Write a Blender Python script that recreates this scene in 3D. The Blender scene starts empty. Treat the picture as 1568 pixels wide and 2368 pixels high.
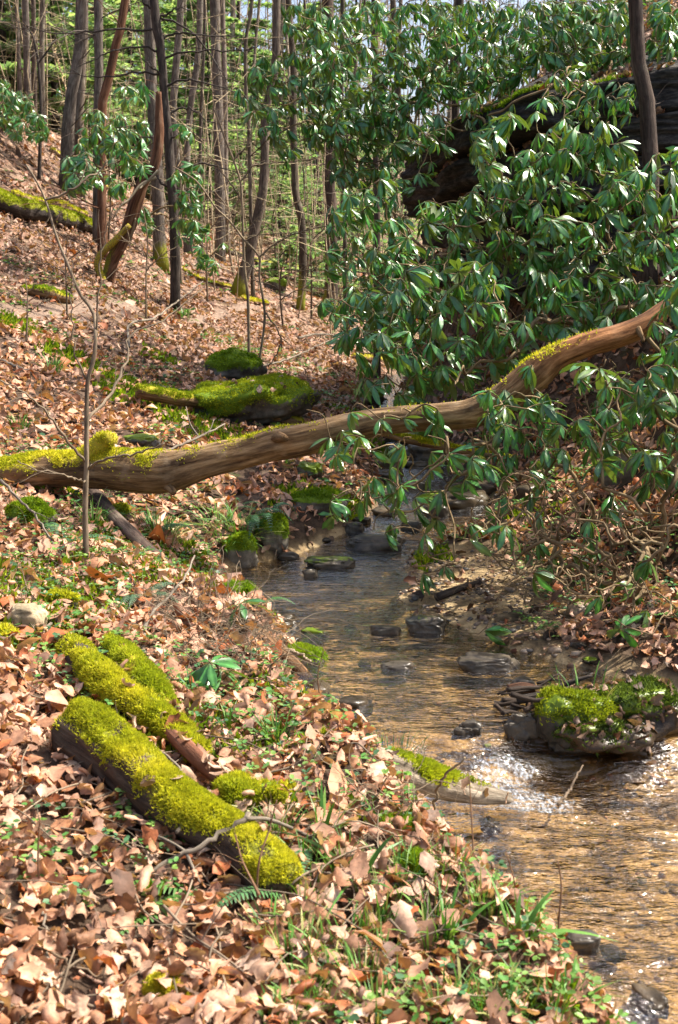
import bpy, math, random
import numpy as np
from mathutils import Vector, Matrix

# ------------------------------------------------------------------ camera, sky, sun, exposure
S = bpy.context.scene
COL = S.collection
CAM_Z, PITCH, FPX, CU, CV = 2.0, math.radians(10.1), 2660.0, 784.0, 1184.0
cam_data = bpy.data.cameras.new('camera')
cam = bpy.data.objects.new('camera', cam_data)
COL.objects.link(cam)
cam.location = (0, 0, CAM_Z)
cam.rotation_euler = (math.pi / 2 - PITCH, 0, 0)
cam_data.sensor_fit = 'VERTICAL'
cam_data.sensor_height = 24.0
cam_data.lens = 24.0 * FPX / 2368.0
cam_data.clip_start = 0.05
cam_data.clip_end = 800
cam_data.dof.use_dof = True
cam_data.dof.focus_distance = 7.4
cam_data.dof.aperture_fstop = 4.0
S.camera = cam

SUN_EL, SUN_AZ = math.radians(54), math.radians(76)      # azimuth: clockwise from +Y (ahead) towards +X (right)
w = bpy.data.worlds.new('World')
S.world = w
w.use_nodes = True
nt = w.node_tree
bg = nt.nodes['Background']
sky = nt.nodes.new('ShaderNodeTexSky')
sky.sky_type = 'NISHITA'
sky.sun_disc = False
sky.sun_elevation = SUN_EL
sky.sun_rotation = SUN_AZ
sky.air_density = 1.0
sky.dust_density = 5.0
sky.ozone_density = 1.0
nt.links.new(sky.outputs[0], bg.inputs[0])
bg.inputs[1].default_value = 0.135
sun_d = bpy.data.lights.new('sun', 'SUN')
sun_d.energy = 5.0
sun_d.angle = math.radians(0.53)
sun_d.color = (1.0, 0.93, 0.82)
sun = bpy.data.objects.new('sun', sun_d)
COL.objects.link(sun)
sd = Vector((math.sin(SUN_AZ) * math.cos(SUN_EL), math.cos(SUN_AZ) * math.cos(SUN_EL), math.sin(SUN_EL)))
sun.rotation_euler = sd.to_track_quat('Z', 'Y').to_euler()
sun.location = (6, 6, 14)
S.view_settings.view_transform = 'Standard'
S.view_settings.look = 'None'
S.view_settings.exposure = 1.18
S.view_settings.gamma = 1.0
S.view_settings.use_curve_mapping = False
S.render.engine = 'CYCLES'
S.cycles.use_denoising = True
S.cycles.max_bounces = 8
S.cycles.transparent_max_bounces = 16
S.cycles.sample_clamp_indirect = 6.0

rng = np.random.default_rng(7)
random.seed(7)

# ------------------------------------------------------------------ helpers: noise, meshes, objects
def _hash(ix, iy, iz, seed):
    h = (ix * 73856093) ^ (iy * 19349663) ^ (iz * 83492791) ^ (seed * 2654435761)
    h = (h ^ (h >> 13)) * 1274126177
    h = h & 0x7fffffff
    h = (h ^ (h >> 15)) * 362437
    return (h & 0xffffff) / float(0xffffff)

def vn(p, seed=0):
    p = np.asarray(p, float)
    i = np.floor(p).astype(np.int64)
    f = p - i
    f = f * f * (3 - 2 * f)
    out = 0
    for dx in (0, 1):
        for dy in (0, 1):
            for dz in (0, 1):
                wgt = (f[..., 0] if dx else 1 - f[..., 0]) * (f[..., 1] if dy else 1 - f[..., 1]) * (f[..., 2] if dz else 1 - f[..., 2])
                out = out + wgt * _hash(i[..., 0] + dx, i[..., 1] + dy, i[..., 2] + dz, seed)
    return out * 2 - 1

def fbm(p, seed=0, octv=3):
    a, s, out = 1.0, 1.0, 0
    for k in range(octv):
        out = out + a * vn(np.asarray(p) * s, seed + k)
        a *= 0.5
        s *= 2.03
    return out

def make_mesh(name, V, F, C=None, ST=None, smooth=True):
    """V n x 3; F list of int arrays (m x 3 or m x 4); C n x 4 colour+moss; ST n x 3 texture space"""
    V = np.asarray(V, np.float32)
    if not isinstance(F, (list, tuple)):
        F = [F]
    F = [np.asarray(f, np.int32) for f in F if len(f)]
    me = bpy.data.meshes.new(name)
    nl = sum(f.size for f in F)
    npoly = sum(len(f) for f in F)
    me.vertices.add(len(V))
    me.vertices.foreach_set('co', V.ravel())
    me.loops.add(nl)
    me.loops.foreach_set('vertex_index', np.concatenate([f.ravel() for f in F]))
    me.polygons.add(npoly)
    tot = np.concatenate([np.full(len(f), f.shape[1], np.int32) for f in F])
    st = np.concatenate([[0], np.cumsum(tot)[:-1]]).astype(np.int32)
    me.polygons.foreach_set('loop_start', st)
    me.polygons.foreach_set('loop_total', tot)
    me.polygons.foreach_set('use_smooth', np.full(npoly, smooth, bool))
    me.update(calc_edges=True)
    if C is not None:
        at = me.attributes.new('Col', 'FLOAT_COLOR', 'POINT')
        at.data.foreach_set('color', np.asarray(C, np.float32).ravel())
    if ST is not None:
        at = me.attributes.new('st', 'FLOAT_VECTOR', 'POINT')
        at.data.foreach_set('vector', np.asarray(ST, np.float32).ravel())
    me.validate()
    return me

def link(name, me, mat=None, parent=None, loc=None):
    o = bpy.data.objects.new(name, me)
    COL.objects.link(o)
    if mat is not None and me is not None and len(me.materials) == 0:
        me.materials.append(mat)
    if parent is not None:
        o.parent = parent
    if loc is not None:
        o.location = loc
    return o

def tag(o, label=None, cat=None, group=None, kind=None):
    for k, v in (('label', label), ('category', cat), ('group', group), ('kind', kind)):
        if v:
            o[k] = v
    return o

def thing(name, label, cat, loc, group=None):
    o = bpy.data.objects.new(name, None)
    COL.objects.link(o)
    o.location = [float(c) for c in loc]
    o.empty_display_size = 0.1
    return tag(o, label, cat, group)

class Geo:
    """collects geometry, in world coordinates"""
    def __init__(s):
        s.V, s.F3, s.F4, s.C, s.ST, s.n = [], [], [], [], [], 0
    def add(s, V, F, C=None, ST=None):
        V = np.asarray(V, float)
        s.V.append(V)
        for f in (F if isinstance(F, (list, tuple)) else [F]):
            f = np.asarray(f, np.int64)
            if len(f):
                (s.F3 if f.shape[1] == 3 else s.F4).append(f + s.n)
        s.n += len(V)
        s.C.append(np.broadcast_to(np.asarray((1, 1, 1, 0) if C is None else C, float), (len(V), 4)))
        s.ST.append(V if ST is None else ST)
        return s
    def mesh(s, name, loc=(0, 0, 0), smooth=True):
        F = []
        if s.F3: F.append(np.concatenate(s.F3))
        if s.F4: F.append(np.concatenate(s.F4))
        return make_mesh(name, np.concatenate(s.V) - np.asarray(loc, float), F, np.concatenate(s.C), np.concatenate(s.ST), smooth)
    def obj(s, name, mat, parent=None, kind=None, smooth=True):
        loc = np.array(parent_loc(parent)) if parent is not None else np.zeros(3)
        o = link(name, s.mesh(name, loc, smooth), mat, parent)
        if kind: o['kind'] = kind
        return o

def parent_loc(p):
    v = np.zeros(3)
    while p is not None:
        v = v + np.array(p.location)
        p = p.parent
    return v

def spline(P, n):
    """Catmull-Rom through rows of P (any number of columns), n samples"""
    P = np.asarray(P, float)
    if len(P) < 3:
        t = np.linspace(0, 1, n)[:, None]
        return P[0] * (1 - t) + P[-1] * t
    d = np.concatenate([[0], np.cumsum(np.linalg.norm(np.diff(P[:, :3], axis=0), axis=1) + 1e-9)])
    t = np.linspace(0, d[-1], n)
    Q = np.vstack([2 * P[0] - P[1], P, 2 * P[-1] - P[-2]])
    k = np.clip(np.searchsorted(d, t, side='right') - 1, 0, len(P) - 2)
    u = ((t - d[k]) / (d[k + 1] - d[k]))[:, None]
    a, b, c, e = Q[k], Q[k + 1], Q[k + 2], Q[k + 3]
    return 0.5 * (2 * b + (c - a) * u + (2 * a - 5 * b + 4 * c - e) * u * u + (3 * b - a - 3 * c + e) * u ** 3)

def tube(P, R, sides=8, amp=0.0, freq=6.0, seed=0, cap=True, ridge=0.0, ridges=9, squash=None):
    """tube along rows of P with radii R -> V, F, ST, N"""
    P = np.asarray(P, float)
    n = len(P)
    R = np.broadcast_to(np.asarray(R, float), (n,))
    T = np.gradient(P, axis=0)
    T /= np.linalg.norm(T, axis=1)[:, None] + 1e-9
    ref = np.array([0, 0, 1.0]) if abs(T[0][2]) < 0.8 else np.array([0.0, 1, 0])
    A = np.zeros((n, 3))
    a = ref - T[0] * ref.dot(T[0])
    A[0] = a / np.linalg.norm(a)
    for k in range(1, n):
        a = A[k - 1] - T[k] * A[k - 1].dot(T[k])
        A[k] = a / (np.linalg.norm(a) + 1e-9)
    B = np.cross(T, A)
    th = np.linspace(0, 2 * math.pi, sides, endpoint=False)
    ct, sn = np.cos(th), np.sin(th)
    s = np.concatenate([[0], np.cumsum(np.linalg.norm(np.diff(P, axis=0), axis=1))])
    Nr = ct[None, :, None] * A[:, None, :] + sn[None, :, None] * B[:, None, :]
    ST = np.stack([R[:, None] * ct[None], R[:, None] * sn[None], np.broadcast_to(s[:, None], (n, sides))], -1)
    rr = np.broadcast_to(R[:, None], (n, sides)).copy()
    if amp:
        q = np.stack([np.broadcast_to(ct, (n, sides)), np.broadcast_to(sn, (n, sides)), np.broadcast_to(s[:, None] * freq * 0.4, (n, sides))], -1)
        rr *= 1 + amp * fbm(q * 1.3 + 7.1, seed, 3)
    if ridge:
        q = np.stack([np.broadcast_to(ct * ridges / 3, (n, sides)), np.broadcast_to(sn * ridges / 3, (n, sides)), np.broadcast_to(s[:, None] * 3, (n, sides))], -1)
        rr *= 1 + ridge * vn(q, seed + 50)
    V = P[:, None, :] + Nr * rr[..., None]
    V = V.reshape(-1, 3)
    i = np.arange(n - 1)[:, None] * sides
    j = np.arange(sides)[None]
    j2 = (j + 1) % sides
    F = np.stack([i + j, i + j2, i + sides + j2, i + sides + j], -1).reshape(-1, 4)
    Fs = [F]
    ST = ST.reshape(-1, 3)
    Nr = Nr.reshape(-1, 3)
    if cap:
        V = np.vstack([V, P[0], P[-1]])
        ST = np.vstack([ST, [0, 0, 0], [0, 0, s[-1]]])
        Nr = np.vstack([Nr, -T[0], T[-1]])
        c0, c1 = n * sides, n * sides + 1
        jj = np.arange(sides)
        Fs.append(np.stack([np.full(sides, c0), (jj + 1) % sides, jj], -1))
        Fs.append(np.stack([np.full(sides, c1), (n - 1) * sides + jj, (n - 1) * sides + (jj + 1) % sides], -1))
    return V, Fs, ST, Nr

# ------------------------------------------------------------------ places: photograph pixel (1568 x 2368) -> point of the valley
def ray(u, v):
    a, b = (u - CU) / FPX, (CV - v) / FPX
    return np.array([a, math.cos(PITCH) + b * math.sin(PITCH), -math.sin(PITCH) + b * math.cos(PITCH)])

def P3(u, v, y):
    d = ray(u, v)
    return np.array([0, 0, CAM_Z]) + d * (y / d[1])

# terrain: cross-sections of the ravine at stations y: water level, then 12 points
#   far hill, hill, bank, bank top, water edge, bed, bed, water edge, bank, bank, hill, far hill
ST_ = [
 (-15, -.25, (-30, 9), (-8, 2.0), (-2, .6), (.9, .2), 1.3, 3.2, (3.7, .2), (5, .8), (9, 2.5), (30, 9)),
 (0.5, -.05, (-18, 5), (-4, .95), (-1.2, .52), (.95, .32), 1.3, 3.4, (3.8, .3), (5, .8), (8, 2.0), (26, 8)),
 (2.0, -.03, (-18, 5), (-3, .72), (-1, .48), (.80, .30), 1.12, 3.2, (3.6, .3), (5, .8), (8, 2.0), (24, 8)),
 (2.9, -.07, (-18, 5.2), (-3, .78), (-1, .47), (.58, .28), .86, 3.0, (3.4, .3), (5, 1.0), (8, 2.4), (24, 8)),
 (3.1, -.02, (-18, 5.2), (-3, .78), (-1, .47), (.55, .30), .84, 3.0, (3.4, .3), (5, 1.0), (8, 2.4), (24, 8)),
 (4.0, 0, (-18, 5.4), (-3, .88), (-1.2, .5), (.10, .36), .36, 2.7, (3.0, .3), (5, 1.2), (8, 2.7), (24, 8)),
 (4.55, .0, (-18, 5.6), (-3, .92), (-1.2, .52), (.05, .36), .30, 2.4, (2.7, .3), (5, 1.4), (8, 2.9), (24, 8)),
 (4.85, .13, (-18, 5.6), (-3, .92), (-1.2, .52), (-.15, .36), .05, 2.1, (2.4, .35), (5, 1.5), (8, 3.0), (24, 8)),
 (5.4, .135, (-18, 5.7), (-3, .94), (-1.3, .54), (-.5, .44), -.28, 1.66, (2.0, .32), (3, .65), (5, 1.9), (24, 8.5)),
 (6.1, .14, (-18, 5.8), (-3, .96), (-1.4, .56), (-.38, .44), -.16, .99, (1.4, .24), (2.2, .42), (4, 1.4), (24, 9)),
 (7.0, .15, (-18, 5.9), (-3.2, .98), (-1.7, .58), (-.98, .31), -.56, .36, (.9, .215), (1.7, .33), (3.6, 1.6), (24, 9.5)),
 (8.0, .16, (-18, 6), (-3.4, 1.0), (-1.9, .66), (-1.08, .40), -.82, .47, (.75, .25), (1.5, .42), (3.2, 1.8), (24, 10)),
 (8.4, .19, (-18, 6), (-3.4, 1.02), (-1.8, .7), (-.5, .46), -.25, .6, (.95, .35), (1.7, .55), (3.1, 1.9), (24, 10)),
 (9.0, .27, (-18, 6.1), (-3.6, 1.1), (-1.8, .74), (-.15, .5), .15, 1.2, (1.55, .5), (2.2, .85), (3.2, 2.2), (24, 10.5)),
 (10.0, .32, (-18, 6.2), (-3.6, 1.3), (-1.6, .85), (.05, .58), .40, 1.4, (1.8, .6), (2.5, 1.1), (3.6, 2.8), (24, 11)),
 (13.0, .45, (-18, 6.8), (-4.0, 2.05), (-1.7, 1.2), (.25, .72), .55, 1.02, (1.35, .95), (2.1, 2.2), (3.0, 4.7), (16, 11)),
 (15.5, .53, (-18, 8.0), (-4.6, 2.75), (-2.1, 1.55), (.1, .82), .48, .92, (1.2, 1.3), (1.6, 3.5), (3.0, 5.4), (16, 12)),
 (18.5, .62, (-18, 10), (-5.3, 3.75), (-2.6, 2.0), (-.2, .95), .42, .95, (1.35, 1.5), (1.9, 4.0), (4.0, 6.6), (18, 13)),
 (25, .75, (-18, 14), (-7.5, 6.5), (-3.6, 3.1), (.6, 1.3), 1.5, 2.4, (2.8, 1.8), (4.0, 4.0), (7, 7.2), (26, 15)),
 (33, 1.0, (-20, 16), (-9, 7.4), (-4.5, 4.2), (1.6, 2.2), 3.4, 4.4, (5.5, 2.2), (8, 4), (13, 8), (32, 17)),
 (45, 1.6, (-24, 18), (-12, 9), (-6, 5.6), (3, 3.8), 6, 7, (9, 4), (13, 7), (18, 10), (36, 20)),
 (70, 5.0, (-40, 26), (-20, 15), (-9, 10.5), (3, 9.0), 7, 8, (11, 9), (17, 12), (25, 16), (50, 28)),
 (110, 13, (-60, 36), (-30, 25), (-12, 20), (3, 18), 8, 9, (13, 18), (24, 22), (40, 27), (70, 36)),
 (170, 22, (-90, 46), (-40, 35), (-16, 29), (3, 27), 8, 9, (13, 27), (30, 30), (60, 36), (100, 46)),
]
_ys = np.array([r[0] for r in ST_], float)
def _row(r):
    wl = r[1]
    pts = list(r[2:6]) + [(r[6], wl - .005), (r[6] + .10, wl - .09), (r[7] - .10, wl - .09), (r[7], wl - .005)] + list(r[8:12])
    pts = [(pts[0][0] - 120, pts[0][1] + 45)] + pts + [(pts[-1][0] + 120, pts[-1][1] + 45)]
    return pts
_rows = np.array([_row(r) for r in ST_], float)           # stations x 14 x 2
_yd = np.concatenate([np.arange(-15, 34, .05), np.arange(34, 170.1, .5)])
_w = np.interp(_yd, _ys, [r[1] for r in ST_])
_bx = np.stack([np.interp(_yd, _ys, _rows[:, j, 0]) for j in range(14)], 1)
_bz = np.stack([np.interp(_yd, _ys, _rows[:, j, 1]) for j in range(14)], 1)
def _smooth(a, k):
    ker = np.exp(-np.linspace(-2, 2, 2 * k + 1) ** 2)
    ker /= ker.sum()
    return np.convolve(np.pad(a, k, mode='edge'), ker, 'valid')
for j in range(14):
    _bx[:, j] = _smooth(_bx[:, j], 8)
    if j < 4 or j > 9:
        _bz[:, j] = _smooth(_bz[:, j], 8)

def WZ(y):
    return np.interp(y, _yd, _w)

def creek_edges(y):
    return np.interp(y, _yd, _bx[:, 5]), np.interp(y, _yd, _bx[:, 8])

def TZ(x, y):
    x, y = np.broadcast_arrays(np.asarray(x, float), np.asarray(y, float))
    wig = .10 * vn(np.stack([x * 0, y * 2.1, y * 0], -1), 3) * np.clip((12 - np.abs(y)) / 12, .0, 1)
    xq = x + wig
    X = [np.interp(y, _yd, _bx[:, j]) for j in range(14)]
    Z = [np.interp(y, _yd, _bz[:, j]) for j in range(14)]
    z = np.where(xq < X[0], Z[0], Z[13])
    for j in range(13):
        m = (xq >= X[j]) & (xq <= X[j + 1])
        t = (xq - X[j]) / (X[j + 1] - X[j] + 1e-9)
        z = np.where(m, Z[j] * (1 - t) + Z[j + 1] * t, z)
    dry = np.clip((z - WZ(y) - .03) / .25, 0, 1)
    p = np.stack([x, y, x * 0], -1)
    z = z + dry * (.05 * fbm(p * 1.7, 11, 3) + .10 * vn(p * .45, 17) * np.clip(y / 12, .3, 2.0))
    z = z + (1 - dry) * .018 * vn(p * 4.0, 23)
    return z

def G(u, v, ymax=160):
    d = ray(u, v)
    t = np.geomspace(1.2, ymax, 1500)
    q = np.array([0, 0, CAM_Z]) + d[None] * t[:, None]
    h = q[:, 2] - TZ(q[:, 0], q[:, 1])
    k = np.argmax(h < 0) if (h < 0).any() else len(t) - 1
    x, y = q[k, 0], q[k, 1]
    return np.array([x, y, float(TZ(x, y))])

def px(wpx, y):
    return wpx * y / FPX

# ------------------------------------------------------------------ materials
def new_mat(name):
    m = bpy.data.materials.new(name)
    m.use_nodes = True
    t = m.node_tree
    return m, t, t.nodes['Principled BSDF'], t.nodes['Material Output']

def N(t, typ, **kw):
    n = t.nodes.new('ShaderNode' + typ)
    for k, v in kw.items():
        if k in n.inputs:
            n.inputs[k].default_value = v
        else:
            setattr(n, k, v)
    return n

def ramp(t, fac, stops):
    r = t.nodes.new('ShaderNodeValToRGB')
    e = r.color_ramp.elements
    while len(e) < len(stops):
        e.new(0.5)
    for el, (p, c) in zip(e, stops):
        el.position = p
        el.color = (*c, 1) if len(c) == 3 else c
    t.links.new(fac, r.inputs[0])
    return r.outputs[0]

def mixc(t, fac, a, b, mode='MIX'):
    m = t.nodes.new('ShaderNodeMix')
    m.data_type = 'RGBA'
    m.blend_type = mode
    for s, v in ((m.inputs[0], fac), (m.inputs[6], a), (m.inputs[7], b)):
        if hasattr(v, 'links') or hasattr(v, 'is_linked'):
            t.links.new(v, s)
        elif isinstance(v, (int, float)):
            s.default_value = v
        else:
            s.default_value = (*v, 1)
    return m.outputs[2]

def noise(t, vec, scale, detail=4, rough=.6, mul=None):
    if mul is not None:
        mp = N(t, 'Mapping')
        mp.inputs['Scale'].default_value = mul
        t.links.new(vec, mp.inputs[0])
        vec = mp.outputs[0]
    n = N(t, 'TexNoise', Scale=scale, Detail=detail, Roughness=rough)
    t.links.new(vec, n.inputs['Vector'])
    return n.outputs[0]

def bump(t, bs, h, strength=.5, dist=.01):
    b = N(t, 'Bump', Strength=strength, Distance=dist)
    t.links.new(h, b.inputs['Height'])
    t.links.new(b.outputs[0], bs.inputs['Normal'])

def math_node(t, op, a, b):
    m = t.nodes.new('ShaderNodeMath')
    m.operation = op
    for s, v in ((m.inputs[0], a), (m.inputs[1], b)):
        if isinstance(v, (int, float)):
            s.default_value = v
        else:
            t.links.new(v, s)
    return m.outputs[0]

def bark_mat(name, c_dark, c_mid, c_light, scale=38, stretch=.14, moss=(.11, .13, .012), moss2=(.25, .24, .02), bdist=.012, rough=.9, lichen=.25, lich_col=(.30, .31, .24)):
    m, t, bs, out = new_mat(name)
    st = N(t, 'Attribute', attribute_name='st')
    col = N(t, 'Attribute', attribute_name='Col')
    n1 = noise(t, st.outputs['Vector'], scale, 6, .68, (1, 1, stretch))
    n2 = noise(t, st.outputs['Vector'], 7, 4, .6)
    n3 = noise(t, st.outputs['Vector'], 60, 4, .7)
    base = ramp(t, n1, [(.34, c_dark), (.52, c_mid), (.72, c_light)])
    lf = ramp(t, n2, [(.55, (0, 0, 0)), (.72, (lichen,) * 3)])
    base = mixc(t, lf, base, lich_col)
    blot = noise(t, st.outputs['Vector'], 3.1, 3, .6, (1, 1, .5))
    base = mixc(t, 1.0, base, ramp(t, blot, [(.33, (.55,) * 3), (.6, (1.15,) * 3)]), 'MULTIPLY')
    base = mixc(t, 1.0, base, col.outputs['Color'], 'MULTIPLY')
    mc = mixc(t, n3, moss, moss2)
    mf = math_node(t, 'ADD', col.outputs['Alpha'], math_node(t, 'MULTIPLY', math_node(t, 'SUBTRACT', n3, .5), 1.1))
    mfr = ramp(t, mf, [(.42, (0, 0, 0)), (.58, (1, 1, 1))])
    t.links.new(mixc(t, mfr, base, mc), bs.inputs['Base Color'])
    bs.inputs['Roughness'].default_value = rough
    bs.inputs['Specular IOR Level'].default_value = .25
    hh = math_node(t, 'ADD', n1, math_node(t, 'MULTIPLY', n3, .35))
    bump(t, bs, hh, .9, bdist)
    return m

def vcol_mat(name, rough=.7, spec=.3, transl=.0, nscale=40, namp=.35, coat=0, back=None, bumpd=0, tint=(1, 1, 1)):
    """colour from each piece's own Col attribute, broken up by noise; thin pieces may let some light through"""
    m, t, bs, out = new_mat(name)
    col = N(t, 'Attribute', attribute_name='Col')
    st = N(t, 'Attribute', attribute_name='st')
    n = noise(t, st.outputs['Vector'], nscale, 4, .65)
    f = ramp(t, n, [(.3, (1 - namp,) * 3), (.7, (1 + namp,) * 3)])
    c = mixc(t, 1.0, col.outputs['Color'], f, 'MULTIPLY')
    if back is not None:
        g = N(t, 'NewGeometry')
        c = mixc(t, g.outputs['Backfacing'], c, back)
    t.links.new(c, bs.inputs['Base Color'])
    bs.inputs['Roughness'].default_value = rough
    bs.inputs['Specular IOR Level'].default_value = spec
    if coat:
        bs.inputs['Coat Weight'].default_value = coat
        bs.inputs['Coat Roughness'].default_value = .22
    if bumpd:
        bump(t, bs, n, .6, bumpd)
    if transl:
        tr = N(t, 'BsdfTranslucent')
        t.links.new(mixc(t, 1.0, c, (1.5, 1.5, .7), 'MULTIPLY'), tr.inputs[0])
        mx = N(t, 'MixShader')
        mx.inputs[0].default_value = transl
        t.links.new(bs.outputs[0], mx.inputs[1])
        t.links.new(tr.outputs[0], mx.inputs[2])
        t.links.new(mx.outputs[0], out.inputs[0])
    return m

M = {}
M['bark_grey'] = bark_mat('bark_grey', (.045, .034, .026), (.13, .105, .085), (.26, .225, .19))
M['bark_dark'] = bark_mat('bark_dark', (.018, .014, .011), (.055, .042, .034), (.11, .088, .072), lichen=.12)
M['bark_red'] = bark_mat('bark_red', (.03, .012, .006), (.11, .048, .024), (.22, .12, .07), scale=30, stretch=.08, lichen=.08)
M['log_wood'] = bark_mat('log_wood', (.045, .022, .010), (.20, .122, .056), (.44, .30, .16), scale=30, stretch=.11, lichen=.35, lich_col=(.42, .33, .22), bdist=.008, moss=(.22, .19, .014), moss2=(.46, .38, .03))
M['twig'] = bark_mat('twig', (.09, .07, .05), (.2, .165, .125), (.34, .29, .22), scale=60, lichen=.35, bdist=.003)
M['twig_dark'] = bark_mat('twig_dark', (.03, .022, .016), (.085, .065, .048), (.16, .13, .10), scale=60, lichen=.3, bdist=.003, lich_col=(.25, .27, .18))
M['rhodo_stem'] = bark_mat('rhodo_stem', (.08, .05, .028), (.21, .15, .085), (.36, .29, .18), scale=60, lichen=.4, bdist=.003, lich_col=(.24, .24, .07))
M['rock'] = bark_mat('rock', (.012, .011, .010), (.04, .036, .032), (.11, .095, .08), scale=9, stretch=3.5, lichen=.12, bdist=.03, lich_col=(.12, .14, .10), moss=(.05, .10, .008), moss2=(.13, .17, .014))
M['stone'] = bark_mat('stone', (.05, .045, .035), (.15, .13, .10), (.28, .25, .20), scale=16, stretch=1.0, lichen=.3, bdist=.01, moss=(.06, .13, .008), moss2=(.18, .24, .015))
M['wet_stone'] = bark_mat('wet_stone', (.02, .018, .014), (.06, .05, .038), (.13, .105, .075), scale=16, stretch=1.0, lichen=.15, bdist=.01, rough=.3, moss=(.06, .11, .008), moss2=(.14, .18, .012))
M['moss'] = vcol_mat('moss', .9, .1, .38, 50, .35)
M['litter'] = vcol_mat('litter', .6, .35, .18, 45, .32, bumpd=.004)
M['leaf_green'] = vcol_mat('leaf_green', .36, .7, .24, 18, .3, coat=.5, back=(.11, .17, .03))
M['fern'] = vcol_mat('fern', .5, .4, .25, 20, .2)
M['needle'] = vcol_mat('needle', .7, .2, .45, 6, .3)
M['pebble'] = vcol_mat('pebble', .45, .45, 0, 60, .3, bumpd=.003)
# ------------------------------------------------------------------ the ground
def ground_zones(x, y, z):
    wl = WZ(y)
    a, b = creek_edges(y)
    sand = np.clip(1 - (z - wl - .015) / .06, 0, 1)
    bar = ((x > .3) & (x < 1.5) & (y > 6.2) & (y < 8.3)) * np.clip(1 - (z - wl - .08) / .10, 0, 1)
    sand = np.maximum(sand * np.clip((10.2 - y) / 1.5, .0, 1), bar)
    pc = path_y(x)
    path = np.exp(-((y - pc) / .55) ** 2) * (x < .6) * (x > -14)
    return sand, path

_pp = np.array([G(u, v) for u, v in ((20, 722), (200, 735), (340, 728), (460, 712), (560, 716))])
_pf = np.polyfit(_pp[:, 0], _pp[:, 1], 2)
def path_y(x):
    x = np.clip(x, -7, .5)
    return np.polyval(_pf, x) + .15 * np.sin(x * 1.3)

def build_ground():
    xs = np.concatenate([-np.geomspace(4.0, 200, 70)[::-1], np.arange(-3.96, 3.97, .06), np.geomspace(4.0, 200, 70)])
    ys = np.concatenate([np.arange(-14, 1.5, .5), np.arange(1.5, 10, .055), np.geomspace(10, 169, 220)])
    X, Y = np.meshgrid(xs, ys)
    Z = TZ(X, Y)
    sand, path = ground_zones(X, Y, Z)
    V = np.stack([X, Y, Z], -1).reshape(-1, 3)
    ny, nx = X.shape
    i = np.arange(ny - 1)[:, None] * nx + np.arange(nx - 1)[None]
    F = np.stack([i, i + 1, i + nx + 1, i + nx], -1).reshape(-1, 4)
    C = np.stack([sand, path, X * 0, X * 0 + 1], -1).reshape(-1, 4)
    m, t, bs, out = new_mat('forest_floor')
    st = N(t, 'Attribute', attribute_name='st')
    col = N(t, 'Attribute', attribute_name='Col')
    sep = N(t, 'SeparateColor')
    t.links.new(col.outputs['Color'], sep.inputs[0])
    vec = st.outputs['Vector']
    vo = N(t, 'TexVoronoi', Scale=13.0, Randomness=1.0)
    t.links.new(vec, vo.inputs['Vector'])
    sc = N(t, 'SeparateColor')
    t.links.new(vo.outputs['Color'], sc.inputs[0])
    leafc = ramp(t, sc.outputs[0], [(.0, (.05, .03, .02)), (.35, (.14, .08, .05)), (.7, (.27, .17, .11)), (1, (.36, .25, .18))])
    n1 = noise(t, vec, 1.6, 5, .6)
    n2 = noise(t, vec, 22, 5, .7)
    soil = ramp(t, n2, [(.35, (.018, .012, .008)), (.65, (.07, .045, .028))])
    sy = N(t, 'SeparateXYZ')
    t.links.new(vec, sy.inputs[0])
    far = ramp(t, math_node(t, 'DIVIDE', sy.outputs[1], 40.0), [(.22, (.12,) * 3), (.55, (.85,) * 3)])
    litter = mixc(t, far, soil, leafc)
    green = ramp(t, noise(t, vec, 3.3, 4, .6), [(.60, (0, 0, 0)), (.72, (.55,) * 3)])
    litter = mixc(t, green, litter, (.06, .10, .012))
    pathc = ramp(t, n2, [(.3, (.13, .085, .06)), (.7, (.30, .215, .16))])
    litter = mixc(t, sep.outputs[1], litter, pathc)
    sandn = noise(t, vec, 5.0, 6, .65, (1.6, .8, 1))
    sandf = noise(t, vec, 90, 3, .7)
    sandc = ramp(t, sandn, [(.32, (.07, .05, .025)), (.46, (.27, .185, .09)), (.62, (.46, .34, .18))])
    sandc = mixc(t, ramp(t, sandf, [(.4, (.0,) * 3), (.7, (.4,) * 3)]), sandc, (.16, .11, .07))
    t.links.new(mixc(t, sep.outputs[0], litter, sandc), bs.inputs['Base Color'])
    bs.inputs['Roughness'].default_value = .85
    bs.inputs['Specular IOR Level'].default_value = .2
    hh = math_node(t, 'ADD', math_node(t, 'MULTIPLY', vo.outputs['Distance'], .6), n2)
    bump(t, bs, hh, .8, .03)
    me = make_mesh('ground', V, F, C, V)
    tag(link('ground', me, m), kind='structure')

build_ground()

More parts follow.
